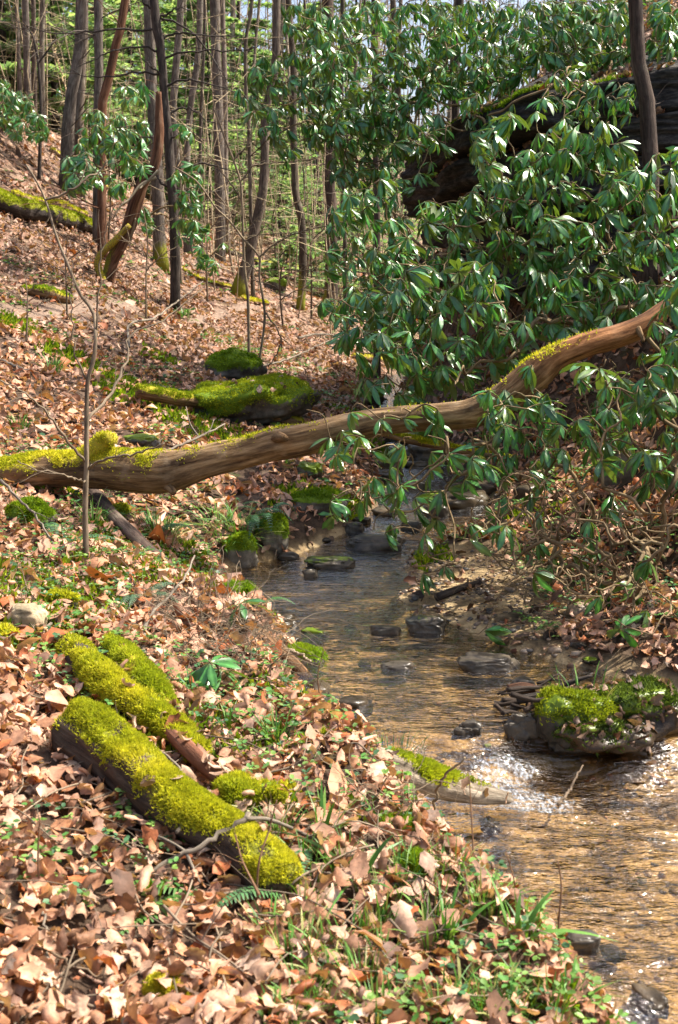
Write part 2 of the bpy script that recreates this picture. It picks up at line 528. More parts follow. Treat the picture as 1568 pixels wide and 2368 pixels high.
# ------------------------------------------------------------------ the creek
def build_creek():
    ys = np.concatenate([np.arange(1.2, 10.5, .018), np.geomspace(10.5, 60, 160)])
    a, b = creek_edges(ys)
    t = np.linspace(0, 1, 84)
    X = (a - .28)[:, None] + ((b - a) + .56)[:, None] * t[None]
    Y = np.broadcast_to(ys[:, None], X.shape)
    W = np.broadcast_to(WZ(ys)[:, None], X.shape).copy()
    # the little fall runs over a lip that curves
    p = np.stack([X, Y, X * 0], -1)
    yl = Y + .12 * vn(np.stack([X * 2.2, X * 0, X * 0], -1), 5) - .03
    W = np.where(Y < 12, WZ(yl), W)
    slope = np.abs(WZ(yl + .06) - WZ(yl - .06)) / .12
    near = np.clip((13 - Y) / 8, 0, 1)
    rough = .55 + np.clip(slope * 6, 0, 1.6) + 1.3 * np.exp(-((Y - 4.25) / .3) ** 2) + .5 * np.exp(-((Y - 6.2) / .5) ** 2)
    wave = .0075 * fbm(p * np.array([5.0, 10, 1]), 31, 2) + .0022 * vn(p * np.array([13.0, 30, 1]), 37) + .0016 * vn(p * np.array([28.0, 40, 1]), 41)
    Z = W + wave * rough * near
    foam = np.clip((slope - .18) * 3.0, 0, 1) * np.clip(.55 + .9 * vn(np.stack([X * 2.2, Y * 3, X * 0], -1), 44), 0, 1) + .75 * np.exp(-((Y - 4.42) / .13) ** 2) * np.exp(-((X - .80) / .24) ** 2)
    foam = foam + 1.0 * np.exp(-((Y - 4.66) / .15) ** 2) * np.exp(-((X - .66) / .20) ** 2) + .50 * np.exp(-((Y - 4.40) / .2) ** 2) * np.exp(-((X - .85) / .3) ** 2)
    foam = np.clip(foam, 0, 1.0) * (Y < 11)
    V = np.stack([X, Y, Z], -1).reshape(-1, 3)
    ny, nx = X.shape
    i = np.arange(ny - 1)[:, None] * nx + np.arange(nx - 1)[None]
    F = np.stack([i, i + 1, i + nx + 1, i + nx], -1).reshape(-1, 4)
    C = np.stack([foam, foam, foam, foam * 0 + 1], -1).reshape(-1, 4)
    m, tr, bs, out = new_mat('stream_water')
    tr.nodes.remove(bs)
    st = N(tr, 'Attribute', attribute_name='st')
    col = N(tr, 'Attribute', attribute_name='Col')
    vec = st.outputs['Vector']
    h = math_node(tr, 'ADD', noise(tr, vec, 5.5, 4, .62, (.6, 1.6, 1)), math_node(tr, 'MULTIPLY', noise(tr, vec, 19, 3, .6, (.7, 1.4, 1)), .5))
    bmp = N(tr, 'Bump', Strength=1.0, Distance=.036)
    tr.links.new(h, bmp.inputs['Height'])
    fr = N(tr, 'Fresnel', IOR=1.36)
    tr.links.new(bmp.outputs[0], fr.inputs['Normal'])
    tp = N(tr, 'BsdfTransparent')
    tp.inputs[0].default_value = (.95, .86, .67, 1)
    gl = N(tr, 'BsdfAnisotropic') if False else N(tr, 'BsdfGlossy')
    gl.inputs['Roughness'].default_value = .045
    tr.links.new(bmp.outputs[0], gl.inputs['Normal'])
    mx = N(tr, 'MixShader')
    tr.links.new(ramp(tr, fr.outputs[0], [(.012, (0, 0, 0)), (.25, (1, 1, 1))]), mx.inputs[0])
    tr.links.new(tp.outputs[0], mx.inputs[1])
    tr.links.new(gl.outputs[0], mx.inputs[2])
    fo = N(tr, 'BsdfDiffuse')
    fo.inputs[0].default_value = (.6, .65, .7, 1)
    nf = noise(tr, vec, 42, 5, .75, (1.5, .8, 1))
    ff = ramp(tr, math_node(tr, 'MULTIPLY', col.outputs['Color'], nf), [(.45, (0, 0, 0)), (.72, (.6,) * 3)])
    mx2 = N(tr, 'MixShader')
    tr.links.new(ff, mx2.inputs[0])
    tr.links.new(mx.outputs[0], mx2.inputs[1])
    tr.links.new(fo.outputs[0], mx2.inputs[2])
    tr.links.new(mx2.outputs[0], out.inputs[0])
    me = make_mesh('creek', V, F, C, V)
    tag(link('creek', me, m), kind='structure')

build_creek()
# ------------------------------------------------------------------ the trees
def add_branch(g, p0, d, L, r, seed, sub=3, col=(1, 1, 1, 0), droop=.15, wob=.12, sides=5):
    """a crooked bare branch with side twigs"""
    r_ = np.random.default_rng(seed)
    n = 7
    d = np.asarray(d, float)
    d /= np.linalg.norm(d)
    pts = [np.asarray(p0, float)]
    for k in range(n):
        d = d + r_.normal(0, wob, 3)
        d[2] -= droop / n
        d /= np.linalg.norm(d)
        pts.append(pts[-1] + d * L / n)
    pts = np.array(pts)
    rad = np.linspace(r, r * .25, len(pts))
    V, F, ST, _ = tube(pts, rad, sides, cap=False)
    g.add(V, F, col, ST)
    for s in range(sub):
        k = int(r_.integers(2, n))
        dd = np.asarray(d) + r_.normal(0, .75, 3)
        add_branch(g, pts[k], dd, L * r_.uniform(.25, .55), rad[k] * .6, int(r_.integers(1e9)), max(0, sub - 2), col, droop, wob, 4)
    return pts

def tree(label, pts, wid, mat='bark_grey', depth=None, height=15, nbranch=11, tint=(1, 1, 1), mossb=.0, flare=1.35, group=None, name='tree', blen=(.7, 1.8), extend=True, brad=.010, seed=None, bstart=.12, sides=14, crown=7):
    """pts: pixel points from base to top of the part in view; wid: pixel widths at base and at the top of view"""
    global _tseed
    _tseed += 1
    seed = seed or _tseed
    r_ = np.random.default_rng(seed)
    if depth is None:
        b = G(*pts[0])
        depth = b[1]
    else:
        b = P3(*pts[0], depth)
        b[2] = TZ(b[0], b[1])
    W = [b] + [P3(u, v, depth) for u, v in pts[1:]]
    W = [W[0] - np.array([0, 0, .15])] + W
    W = np.array(W)
    y = depth
    hv = W[-1][2] - b[2]
    zrel = (W[:, 2] - b[2]) / max(hv, .1)
    rad = np.interp(np.clip(zrel, 0, 1), np.linspace(0, 1, len(wid)), [px(a, y) / 2 for a in wid])
    if extend and hv < height:
        d = W[-1] - W[-2]
        d = d / np.linalg.norm(d) * .5 + np.array([0, 0, .5])
        ext = height - hv
        W = np.vstack([W, W[-1] + d * ext * .5, W[-1] + d * ext * .6 + np.array([0, 0, ext * .4])])
        rad = np.concatenate([rad, [rad[-1] * .75, rad[-1] * .3]])
    n = int(np.clip(hv * 8, 24, 90))
    PR = spline(np.column_stack([W, rad]), n)
    s = PR[:, 2] - b[2]
    R = PR[:, 3] * (1 + (flare - 1) * np.exp(-np.clip(s, 0, None) / .16))
    V, F, ST, Nn = tube(PR[:, :3], R, sides, amp=.10, freq=4, seed=seed, ridge=.06)
    hz = V[:, 2] - b[2]
    moss = np.clip(mossb * (.75 + .9 * vn(V * 4, seed)) - hz / 1.1, 0, .75) + np.clip(mossb, 0, 1) * .55 * np.clip(-Nn[:, 0] * .6 + .2 + .5 * vn(V * 2.2, seed), 0, 1) * np.clip(1.6 - hz / 3, 0, 1)
    C = np.column_stack([np.broadcast_to(tint, (len(V), 3)), np.clip(moss, 0, 1)])
    root = thing(name, label, 'tree', b, group)
    Geo().add(V, F, C, ST).obj('trunk', M[mat], root)
    for k in range(nbranch):
        z = bstart * hv + (hv * 1.05 - bstart * hv) * r_.random()
        i = int(np.argmin(abs(s - z)))
        az = r_.uniform(0, 2 * math.pi)
        d = np.array([math.cos(az), math.sin(az), r_.uniform(-.1, .45)])
        g = Geo()
        L = r_.uniform(*blen)
        add_branch(g, PR[i, :3], d, L, brad * (.6 + L / 3), seed * 100 + k, 3, (*tint, .0))
        g.obj('branch', M[mat], root)
    if extend and hv < height:
        g = Geo()
        for k in range(crown):
            i = int(r_.integers(int(n * .55), n - 1))
            az = r_.uniform(0, 2 * math.pi)
            add_branch(g, PR[i, :3], (math.cos(az), math.sin(az), r_.uniform(.2, 1.0)), r_.uniform(1.5, 4.0), max(.02, PR[i, 3] * .35), seed * 77 + k, 3, (*tint, 0), droop=-.15, wob=.16)
        g.obj('crown', M[mat], root, 'stuff')
    return root, PR

_tseed = 1000
T_ = [
 # label, pixel points base -> top, widths, kwargs
 ('tall grey trunk with a mossy flared foot standing behind the dark dead-branched tree', [(372, 618), (367, 540), (364, 418), (356, 300), (350, 196), (344, 0)], (28, 26, 25, 24), dict(mat='bark_grey', mossb=.75, flare=1.5)),
 ('straight thick grey trunk with a mossy foot between the left saplings and the leaning trunks', [(508, 606), (510, 555), (508, 430), (506, 308), (501, 168), (496, 0)], (25, 23, 22, 22), dict(mossb=.6)),
 ('slim curved trunk leaning right over a wide mossy foot', [(548, 682), (570, 614), (587, 544), (607, 446), (612, 376), (613, 266), (636, 154), (640, 0)], (28, 21, 18, 16), dict(mat='bark_grey', tint=(.8, .75, .7), mossb=.8, flare=1.7)),
 ('slim dark trunk with a mossy elbow bend halfway up', [(694, 718), (699, 656), (699, 524), (684, 452), (681, 400), (678, 280), (678, 140), (667, 0)], (18, 17, 15, 13), dict(mat='bark_dark', mossb=.75, tint=(1.5, 1.5, 1.3))),
 ('stout dark brown trunk rising from a mossy foot beside the rhododendron', [(761, 722), (767, 656), (765, 516), (762, 420), (762, 280), (762, 140), (757, 0)], (31, 28, 26, 24), dict(mat='bark_dark', mossb=.6, tint=(1.35, 1.2, 1.1))),
 ('thin pole-like trunk just right of the mossy leaning one, bark spotted pale', [(586, 696), (582, 572), (578, 390), (576, 300), (569, 224), (569, 84), (583, 0)], (10, 9, 9, 8), dict(tint=(.9, .85, .75), mossb=.4)),
 ('thick leaning grey trunk with a flared foot on the upper slope above the rhododendrons', [(148, 320), (160, 250), (176, 170), (183, 110), (188, 0)], (32, 25, 24, 24), dict(mossb=.3, depth=22)),
 ('second trunk of the leaning grey pair, upright', [(176, 318), (184, 240), (190, 170), (196, 80), (198, 0)], (24, 19, 15, 12), dict(depth=22.6, mossb=.2, tint=(1.1, 1.05, 1.0))),
 ('upright grey trunk splotched with lichen rising behind the small rhododendron on the slope', [(222, 372), (226, 300), (229, 170), (228, 80), (227, 0)], (26, 22, 21, 20), dict(depth=20)),
 ('reddish brown trunk slanting to the right across the lichen-splotched one', [(226, 300), (236, 250), (252, 182), (269, 98), (279, 40), (290, 0)], (21, 20, 19, 18), dict(mat='bark_red', depth=19.2, tint=(1.3, 1.3, 1.3))),
 ('grey trunk half hidden behind the dark dead-branched tree, slightly crooked', [(433, 420), (404, 320), (401, 238), (412, 98), (418, 0)], (18, 17, 16, 15), dict(depth=26)),
 ('grey trunk curving up to the right with a fork of thin stems behind it', [(430, 430), (432, 378), (440, 252), (457, 140), (463, 0)], (16, 15, 15, 14), dict(depth=27)),
 ('narrow dark pole trunk close beside the curving grey one', [(462, 420), (463, 364), (466, 240), (470, 140), (474, 0)], (9, 8, 8, 7), dict(depth=26, mat='bark_dark', tint=(1.5, 1.5, 1.4))),
 ('pale slim trunk directly behind the straight thick grey one', [(524, 470), (522, 420), (521, 260), (518, 120), (514, 0)], (13, 12, 12, 11), dict(depth=31, tint=(1.3, 1.25, 1.2))),
 ('dark hemlock trunk standing in front of the mossy rock outcrop', [(1513, 372), (1508, 330), (1494, 225), (1479, 100), (1468, 0)], (40, 35, 33, 31), dict(depth=10.6, mat='bark_dark', nbranch=5, blen=(.3, .8), tint=(1.1, 1, .95))),
 ('dim trunk half lost behind rhododendron leaves above the rock', [(1050, 330), (1054, 260), (1054, 75), (1064, 0)], (22, 19, 18, 18), dict(depth=15.5, mat='bark_dark')),
 ('slender dim trunk above the leaf-strewn rock shelf', [(1290, 200), (1288, 120), (1284, 0)], (11, 10, 10), dict(depth=14.5, mat='bark_dark')),
 ('thin trunk with moss flecks just right of the stout brown trunk', [(800, 600), (797, 480), (795, 390), (790, 200), (792, 0)], (11, 10, 10, 9), dict(depth=21, mat='bark_dark', tint=(1.4, 1.4, 1.2))),
 ('medium trunk showing below the rhododendron canopy beyond the creek', [(873, 650), (872, 560), (870, 400), (868, 200), (866, 0)], (18, 16, 15, 14), dict(depth=19, mat='bark_dark', tint=(1.4, 1.3, 1.2))),
 ('slim grey trunk nearest the crest of the slope', [(62, 190), (61, 100), (58, 0)], (17, 15, 15), dict(depth=29)),
 ('dark slim trunk on the slope crest with a neighbour close on each side', [(76, 190), (78, 80), (77, 0)], (12, 11, 10), dict(depth=30, mat='bark_dark', tint=(1.7, 1.6, 1.5))),
 ('pale slim trunk on the slope crest right of the dark one', [(95, 205), (97, 90), (99, 0)], (12, 11, 11), dict(depth=28, tint=(1.1, 1.1, 1.0))),
 ('spindly grey trunk on the slope crest farthest up the hill', [(43, 180), (42, 90), (38, 0)], (10, 9, 9), dict(depth=31)),
]
for lab, pts, wid, kw in T_:
    tree(lab, pts, wid, **kw)

# the dark tree with long dead side branches
root, PR = tree('dark slim tree with many long bare dead side branches', [(403, 716), (406, 656), (403, 516), (395, 404), (386, 280), (378, 210), (375, 140), (364, 56), (356, 0)], (23, 21, 20, 19), mat='bark_dark', nbranch=0, mossb=.35, flare=1.25)
yd = PR[0, 1]
for path in [[(354, 67), (320, 70), (280, 67), (200, 73), (129, 76), (70, 62), (28, 48)],
             [(372, 118), (330, 108), (290, 112), (250, 120), (215, 140), (190, 150)],
             [(368, 175), (330, 168), (290, 172), (240, 180), (160, 170)],
             [(372, 92), (400, 76), (440, 76), (500, 84), (570, 82)],
             [(378, 134), (420, 124), (470, 118), (560, 116), (600, 108)],
             [(382, 198), (420, 186), (460, 188), (520, 205), (560, 214)],
             [(392, 262), (420, 252), (450, 256), (480, 280), (500, 282)],
             [(394, 318), (420, 312), (460, 308)],
             [(386, 300), (360, 312), (350, 318), (335, 316)],
             [(402, 396), (430, 382), (470, 378), (520, 392), (580, 404)],
             [(362, 44), (385, 34), (410, 20), (440, 24)],
             [(352, 20), (334, 8), (325, 0), (300, -20)],
             [(378, 178), (345, 150), (340, 138)],
             [(398, 440), (370, 420), (340, 360), (310, 340)],
             [(400, 500), (440, 480), (490, 470)],
             [(364, 40), (400, 50), (450, 80), (490, 130), (530, 190), (540, 180)]]:
    W = np.array([P3(u, v, yd + random.uniform(-.5, .3) * k / len(path)) for k, (u, v) in enumerate(path)])
    Q = spline(W, 16)
    Q += rng.normal(0, .012, Q.shape)
    g = Geo()
    V, F, ST, _ = tube(Q, np.linspace(px(5.5, yd), px(1.6, yd), 16) / 2, 5, cap=False)
    g.add(V, F, (1, 1, 1, 0), ST)
    for s in range(6):
        k = random.randint(4, 15)
        d = (Q[k] - Q[k - 1]); d /= np.linalg.norm(d)
        add_branch(g, Q[k], d + rng.normal(0, .6, 3), random.uniform(.2, .6), px(1.5, yd) / 2, random.randint(0, 10**9), 1, (1, 1, 1, 0), sides=4)
    g.obj('branch', M['bark_dark'], root)

# unseen trees added on the right hillside so their bare crowns dapple the valley
for k, (x, y, H) in enumerate([(7.5, 9.5, 17), (9.5, 14.5, 18), (8.0, 3.0, 16)]):
    z = float(TZ(x, y))
    Q = spline([np.array([x, y, z - .1]), np.array([x + .2, y, z + H * .5]), np.array([x - .2, y + .3, z + H])], 40)
    V, F, ST, _ = tube(Q, np.linspace(.17, .03, 40), 12, amp=.1, seed=k)
    rt = thing('tree', 'unseen bare tree added on the right hillside to dapple the valley with shade', 'tree', Q[0], 'unseen shade trees added on the right hillside')
    Geo().add(V, F, (1, 1, 1, 0), ST).obj('trunk', M['bark_grey'], rt)
    g = Geo()
    for j in range(16):
        i = int(rng.integers(14, 39)); az = rng.uniform(0, 6.28)
        add_branch(g, Q[i], (math.cos(az), math.sin(az), rng.uniform(.2, 1)), rng.uniform(1.5, 4.5), .035, int(rng.integers(1e9)), 3, (1, 1, 1, 0), droop=-.15, wob=.16)
    g.obj('crown', M['bark_grey'], rt, 'stuff')

# broken reddish snag leaning, with its mossy foot
def snag():
    b = G(246, 650)
    y = b[1]
    W = [b - np.array([0, 0, .1])] + [P3(u, v, y) for u, v in ((262, 605), (280, 572), (300, 515), (314, 468), (338, 410), (356, 385), (368, 320), (367, 213))]
    wid = [30, 30, 29, 28, 27, 26, 24, 20, 13]
    PR = spline(np.column_stack([W, [px(a, y) / 2 for a in wid]]), 70)
    V, F, ST, Nn = tube(PR[:, :3], PR[:, 3], 14, amp=.22, freq=3, seed=5, ridge=.2, ridges=7)
    moss = np.clip((b[2] + 1.1 - V[:, 2]) / 1.0, 0, 1) * np.clip(.4 - Nn[:, 0], 0, 1) * .75
    root = thing('dead_snag', 'broken reddish dead trunk leaning right from a mossy foot', 'dead tree', b)
    Geo().add(V, F, np.column_stack([np.full((len(V), 3), 1.1), moss]), ST).obj('trunk', M['bark_red'], root)
    W = [P3(u, v, y - .1) for u, v in ((300, 520), (262, 560), (232, 590), (226, 618), (240, 650), (254, 680), (262, 708))]
    Q = spline(W, 26)
    V, F, ST, Nn = tube(Q, np.interp(np.linspace(0, 1, 26), [0, .3, .7, 1], [px(10, y) / 2, px(17, y) / 2, px(16, y) / 2, px(9, y) / 2]), 10, amp=.2, seed=9)
    Geo().add(V, F, np.column_stack([np.ones((len(V), 3)), np.clip(.55 + .35 * vn(V * 3, 3), 0, 1)]), ST).obj('root', M['log_wood'], root)
    for path in [((361, 410), (325, 428), (300, 460), (280, 475), (262, 505)), ((366, 395), (330, 430), (322, 436)), ((300, 560), (308, 530), (313, 505))]:
        Q = spline([P3(u, v, y - .3 - .1 * k) for k, (u, v) in enumerate(path)], 14)
        V, F, ST, _ = tube(Q, np.linspace(px(7, y), px(3, y), 14) / 2, 6)
        Geo().add(V, F, (1.1, 1.1, 1, .1), ST).obj('branch', M['twig'], root)
snag()

# small snag with a forked top on the slope
b = G(90, 420)
yk = b[1]
rt = thing('dead_snag', 'thin dark dead pole with a forked top on the leafy slope', 'dead tree', b)
for path, w0, w1, nm in [([(90, 422), (93, 330), (95, 240), (88, 137)], 9, 7, 'trunk'), ([(88, 137), (80, 100), (74, 80), (56, 50)], 6, 2, 'branch'), ([(89, 145), (110, 118), (128, 90), (132, 78)], 5, 2, 'branch')]:
    Q = spline([P3(u, v, yk) for u, v in path], 20)
    V, F, ST, _ = tube(Q, np.linspace(px(w0, yk), px(w1, yk), 20) / 2, 8, amp=.1)
    Geo().add(V, F, (1, 1, 1, 0), ST).obj(nm, M['bark_dark'], rt)

# the woods behind: slender trunks one can still tell apart
BG = []
for k in range(48):
    y = rng.uniform(27, 64)
    x = rng.uniform(-.36 * y, .14 * y)
    if -.5 < x < 6 and y < 32: continue
    BG.append((x, y))
for k, (x, y) in enumerate(BG):
    z = float(TZ(x, y))
    b = np.array([x, y, z - .1])
    lean = rng.normal(0, .08, 2)
    H = rng.uniform(13, 20)
    W = np.array([b, b + np.array([lean[0] * H * .3, lean[1] * H * .3, H * .35]), b + np.array([lean[0] * H * .5 + rng.normal(0, .25), lean[1] * H * .5, H * .65]), b + np.array([lean[0] * H, lean[1] * H, H])])
    r0 = rng.choice([.03, .04, .05, .07, .10])
    Q = spline(np.column_stack([W, [r0 * 1.15, r0, r0 * .8, r0 * .25]]), 22)
    mt = 'bark_grey' if rng.random() < .7 else 'bark_dark'
    br = rng.uniform(1.2, 2.1)  # bark tint raised to imitate more light on the shaded side of distant trunks
    V, F, ST, _ = tube(Q[:, :3], Q[:, 3], 8, amp=.1, seed=k)
    rt = thing('forest_tree', 'slender bare trunk among the distant trees up the valley', 'tree', b, 'slender trees of the woods up the valley')
    Geo().add(V, F, (br, br * .97, br * .9, .1 * rng.random()), ST).obj('trunk', M[mt], rt)
    g = Geo()
    for j in range(9):
        i = int(rng.integers(4, 21))
        az = rng.uniform(0, 6.28)
        add_branch(g, Q[i, :3], (math.cos(az), math.sin(az), rng.uniform(.1, .9)), rng.uniform(.8, 3.0), max(.008, Q[i, 3] * .3), int(rng.integers(1e9)), 3, (br, br, br, 0), droop=-.1, wob=.15, sides=4)
    o = g.obj('branches', M[mt], rt); o['kind'] = 'stuff'

# far-off woods that read as one mass
def far_woods():
    g = Geo()
    for k in range(260):
        y = rng.uniform(58, 125)
        x = rng.uniform(-.42 * y, .42 * y)
        b = np.array([x, y, float(TZ(x, y)) - .2])
        H = rng.uniform(12, 20)
        lean = rng.normal(0, .05, 2)
        W = np.array([b, b + [lean[0] * H / 2, lean[1] * H / 2, H / 2], b + [lean[0] * H, lean[1] * H, H]])
        r0 = rng.uniform(.04, .11)
        V, F, ST, _ = tube(spline(W, 7), np.linspace(r0, r0 * .2, 7), 5, cap=False)
        br = rng.uniform(1.4, 2.4)  # bark tint raised to imitate a lighter, hazy distance
        g.add(V, F, (br, br, br * .95, 0), ST)
        for j in range(9):
            t = rng.uniform(.25, .95)
            az = rng.uniform(0, 6.28)
            p = b + np.array([lean[0] * H * t, lean[1] * H * t, H * t])
            L = rng.uniform(1.5, 4.5) * (1.1 - t * .6)
            q = p + np.array([math.cos(az), math.sin(az), rng.uniform(.4, 1.3)]) * L
            mid = (p + q) / 2 + rng.normal(0, .2, 3)
            V, F, ST, _ = tube(np.array([p, mid, q]), [.035, .025, .008], 3, cap=False)
            g.add(V, F, (br, br, br * .95, 0), ST)
            for q2 in range(3):
                e = mid + rng.normal(0, L * .35, 3) + np.array([0, 0, L * .3])
                V, F, ST, _ = tube(np.array([mid, (mid + e) / 2 + rng.normal(0, .1, 3), e]), [.016, .012, .006], 3, cap=False)
                g.add(V, F, (br, br, br * .95, 0), ST)
    o = g.obj('woods', M['bark_grey'])
    tag(o, 'bare grey woods covering the far hillside', 'woods', kind='stuff')
far_woods()

# thin pale understory stems with fine level twigs, far too many to count
def understory():
    g = Geo()
    r_ = np.random.default_rng(99)
    for k in range(430):
        y = r_.uniform(21, 52)
        x = r_.uniform(-.36 * y, .10 * y)
        if y < 26 and x < -.16 * y: continue
        z = float(TZ(x, y))
        H = r_.uniform(1.5, 7)
        b = np.array([x, y, z - .05])
        e = b + [r_.normal(0, .12 * H), r_.normal(0, .1 * H), H]
        m_ = (b + e) / 2 + r_.normal(0, .05 * H, 3)
        r0 = r_.uniform(.007, .02)
        Q = spline([b, m_, e], 8)
        br = r_.uniform(1.0, 2.2)
        V, F, ST, _ = tube(Q, np.linspace(r0, r0 * .35, 8), 4, cap=False)
        g.add(V, F, (br, br * .95, br * .8, .0), ST)
        for j in range(7):
            p = Q[int(r_.integers(1, 8))]
            az = r_.uniform(0, 6.28); L = r_.uniform(.4, 1.6)
            q = p + np.array([math.cos(az), math.sin(az), r_.normal(.1, .25)]) * L
            V, F, ST, _ = tube(np.array([p, (p + q) / 2 + r_.normal(0, .07, 3), q]), [.008, .006, .003], 3, cap=False)
            g.add(V, F, (br * 1.1, br * 1.05, br * .85, 0), ST)
    o = g.obj('undergrowth', M['twig'])
    tag(o, 'thin pale understory stems and twigs between the trees up the valley', 'undergrowth', kind='stuff')
understory()

# hemlock saplings: wispy pale green foliage in the middle distance
def needle_spray(p0, d, L, n, size, cols, r_):
    """flat feathery spray of small leaf-sized faces along a drooping branch"""
    d = np.asarray(d, float); d /= np.linalg.norm(d)
    side = np.cross(d, [0, 0, 1.0]); side /= np.linalg.norm(side) + 1e-9
    t = r_.random(n) ** .8
    sgn = r_.uniform(-1, 1, n)
    wdt = (1 - t) * .35 * L + .05
    C0 = p0 + d * (t * L)[:, None] + side * (sgn * wdt)[:, None] + np.array([0, 0, 1]) * (-.25 * L * t ** 2 - .1 * np.abs(sgn) * wdt + r_.normal(0, .02, n))[:, None]
    ax = d * .7 + side * np.sign(sgn)[:, None] * .6 + r_.normal(0, .35, (n, 3))
    ax /= np.linalg.norm(ax, axis=1)[:, None]
    up = np.array([0, 0, 1.0]) + r_.normal(0, .45, (n, 3))
    pw = np.cross(ax, up); pw /= np.linalg.norm(pw, axis=1)[:, None]
    ln = size * r_.uniform(.6, 1.4, n)[:, None]
    wd = size * .22 * r_.uniform(.6, 1.4, n)[:, None]
    V = np.stack([C0 - ax * ln * .5, C0 + pw * wd, C0 + ax * ln * .5, C0 - pw * wd], 1).reshape(-1, 3)
    F = np.arange(4 * n).reshape(n, 4)
    c = cols[r_.integers(0, len(cols), n)] * r_.uniform(.7, 1.3, (n, 1))
    C = np.repeat(np.column_stack([c, np.zeros(n)]), 4, 0)
    return V, F, C

HC = np.array([(.17, .28, .14), (.23, .33, .16), (.14, .24, .13), (.30, .38, .21)])
def hemlock(x, y, H, n, label, group, size=.16, dens=26, spread=.30, name='hemlock_sapling', low=.12):
    r_ = np.random.default_rng(int(abs(x * 1000) + y * 77))
    b = np.array([x, y, float(TZ(x, y)) - .05])
    rt = thing(name, label, 'tree', b, group)
    Q = spline([b, b + [r_.normal(0, .1), 0, H * .5], b + [r_.normal(0, .2), 0, H]], 14)
    V, F, ST, _ = tube(Q, np.linspace(.012 * H + .01, .008, 14), 6)
    Geo().add(V, F, (1, 1, 1, 0), ST).obj('trunk', M['bark_dark'], rt)
    g, gb = Geo(), Geo()
    for k in range(n):
        t = r_.uniform(low, 1)
        p = Q[int(t * 13)]
        az = r_.uniform(0, 6.28)
        L = H * spread * (1.15 - t) * r_.uniform(.6, 1.2) + .15
        d = np.array([math.cos(az), math.sin(az), .15])
        g.add(*needle_spray(p + d * L * .15, d, L, int(dens * (.5 + L)), size, HC, r_))
        V, F, ST, _ = tube(np.array([p, p + d * L * .5, p + d * L - np.array([0, 0, .2 * L])]), [.012, .008, .004], 3, cap=False)
        gb.add(V, F, (1, 1, 1, 0), ST)
    gb.obj('branches', M['bark_dark'], rt, 'stuff')
    g.obj('foliage', M['needle'], rt, 'stuff')

HG = 'pale green hemlock saplings in the valley'
for u, v, y, H in [(690, 560, 34, 4.0), (720, 520, 38, 5), (655, 520, 36, 3.5), (740, 480, 42, 7), (630, 470, 45, 6), (820, 480, 36, 5), (850, 560, 30, 3.4), (600, 500, 42, 5),
                   (780, 560, 31, 3), (900, 500, 34, 5), (460, 440, 46, 6), (700, 600, 29, 1.6), (660, 590, 30, 1.5), (640, 640, 27, 1.1), (760, 600, 28, 1.6), (480, 500, 40, 4), (560, 480, 44, 6), (940, 420, 32, 5)]:
    p = P3(u, v, y)
    hemlock(p[0], y, H, int(16 + H * 6), 'wispy pale green hemlock sapling among the trunks of the valley floor', HG)
for u, y, H, lab in [(548, 50, 13, 'bright green young hemlock right of the pale slim trunk'), (130, 36, 10, 'tall yellow-green hemlock between slope-crest trunks and the leaning pair'), (20, 35, 9, 'feathery green hemlock at the slope crest edge'), (245, 42, 12, 'green hemlock seen between the lichen-splotched and reddish trunks'),
                     (310, 40, 11, 'green hemlock just behind the grey trunk with the flared foot'), (440, 50, 14, 'tall green hemlock between the two crooked grey trunks'), (650, 55, 6, 'pale hemlock beneath the open sky gap'), (820, 54, 13, 'hemlock glimpsed through the rhododendron canopy'), (385, 46, 12, 'soft green hemlock behind the dead-branched tree'),
                     (70, 44, 13, 'yellowish hemlock crown behind the slope-crest trunks'), (180, 48, 14, 'hazy green hemlock far behind the leaning pair'), (590, 46, 8, 'bushy green hemlock low in the gap left of the rhododendron spray'), (480, 40, 8, 'bushy hemlock beside the straight thick trunk'), (720, 48, 9, 'green hemlock in the valley right of the elbow trunk'), (340, 60, 16, 'tallest distant hemlock behind the flared grey trunk')]:
    p = P3(u, 300, y)
    hemlock(p[0], y, H, 120, lab, None, size=.30, dens=30, spread=.28, name='hemlock', low=.05)
# ------------------------------------------------------------------ moss made of small blades
MOSS_Y = np.array([(.24, .29, .02), (.36, .37, .024), (.46, .44, .032), (.56, .51, .055)])
MOSS_G = np.array([(.08, .15, .012), (.14, .23, .014), (.20, .29, .017), (.28, .34, .022)])

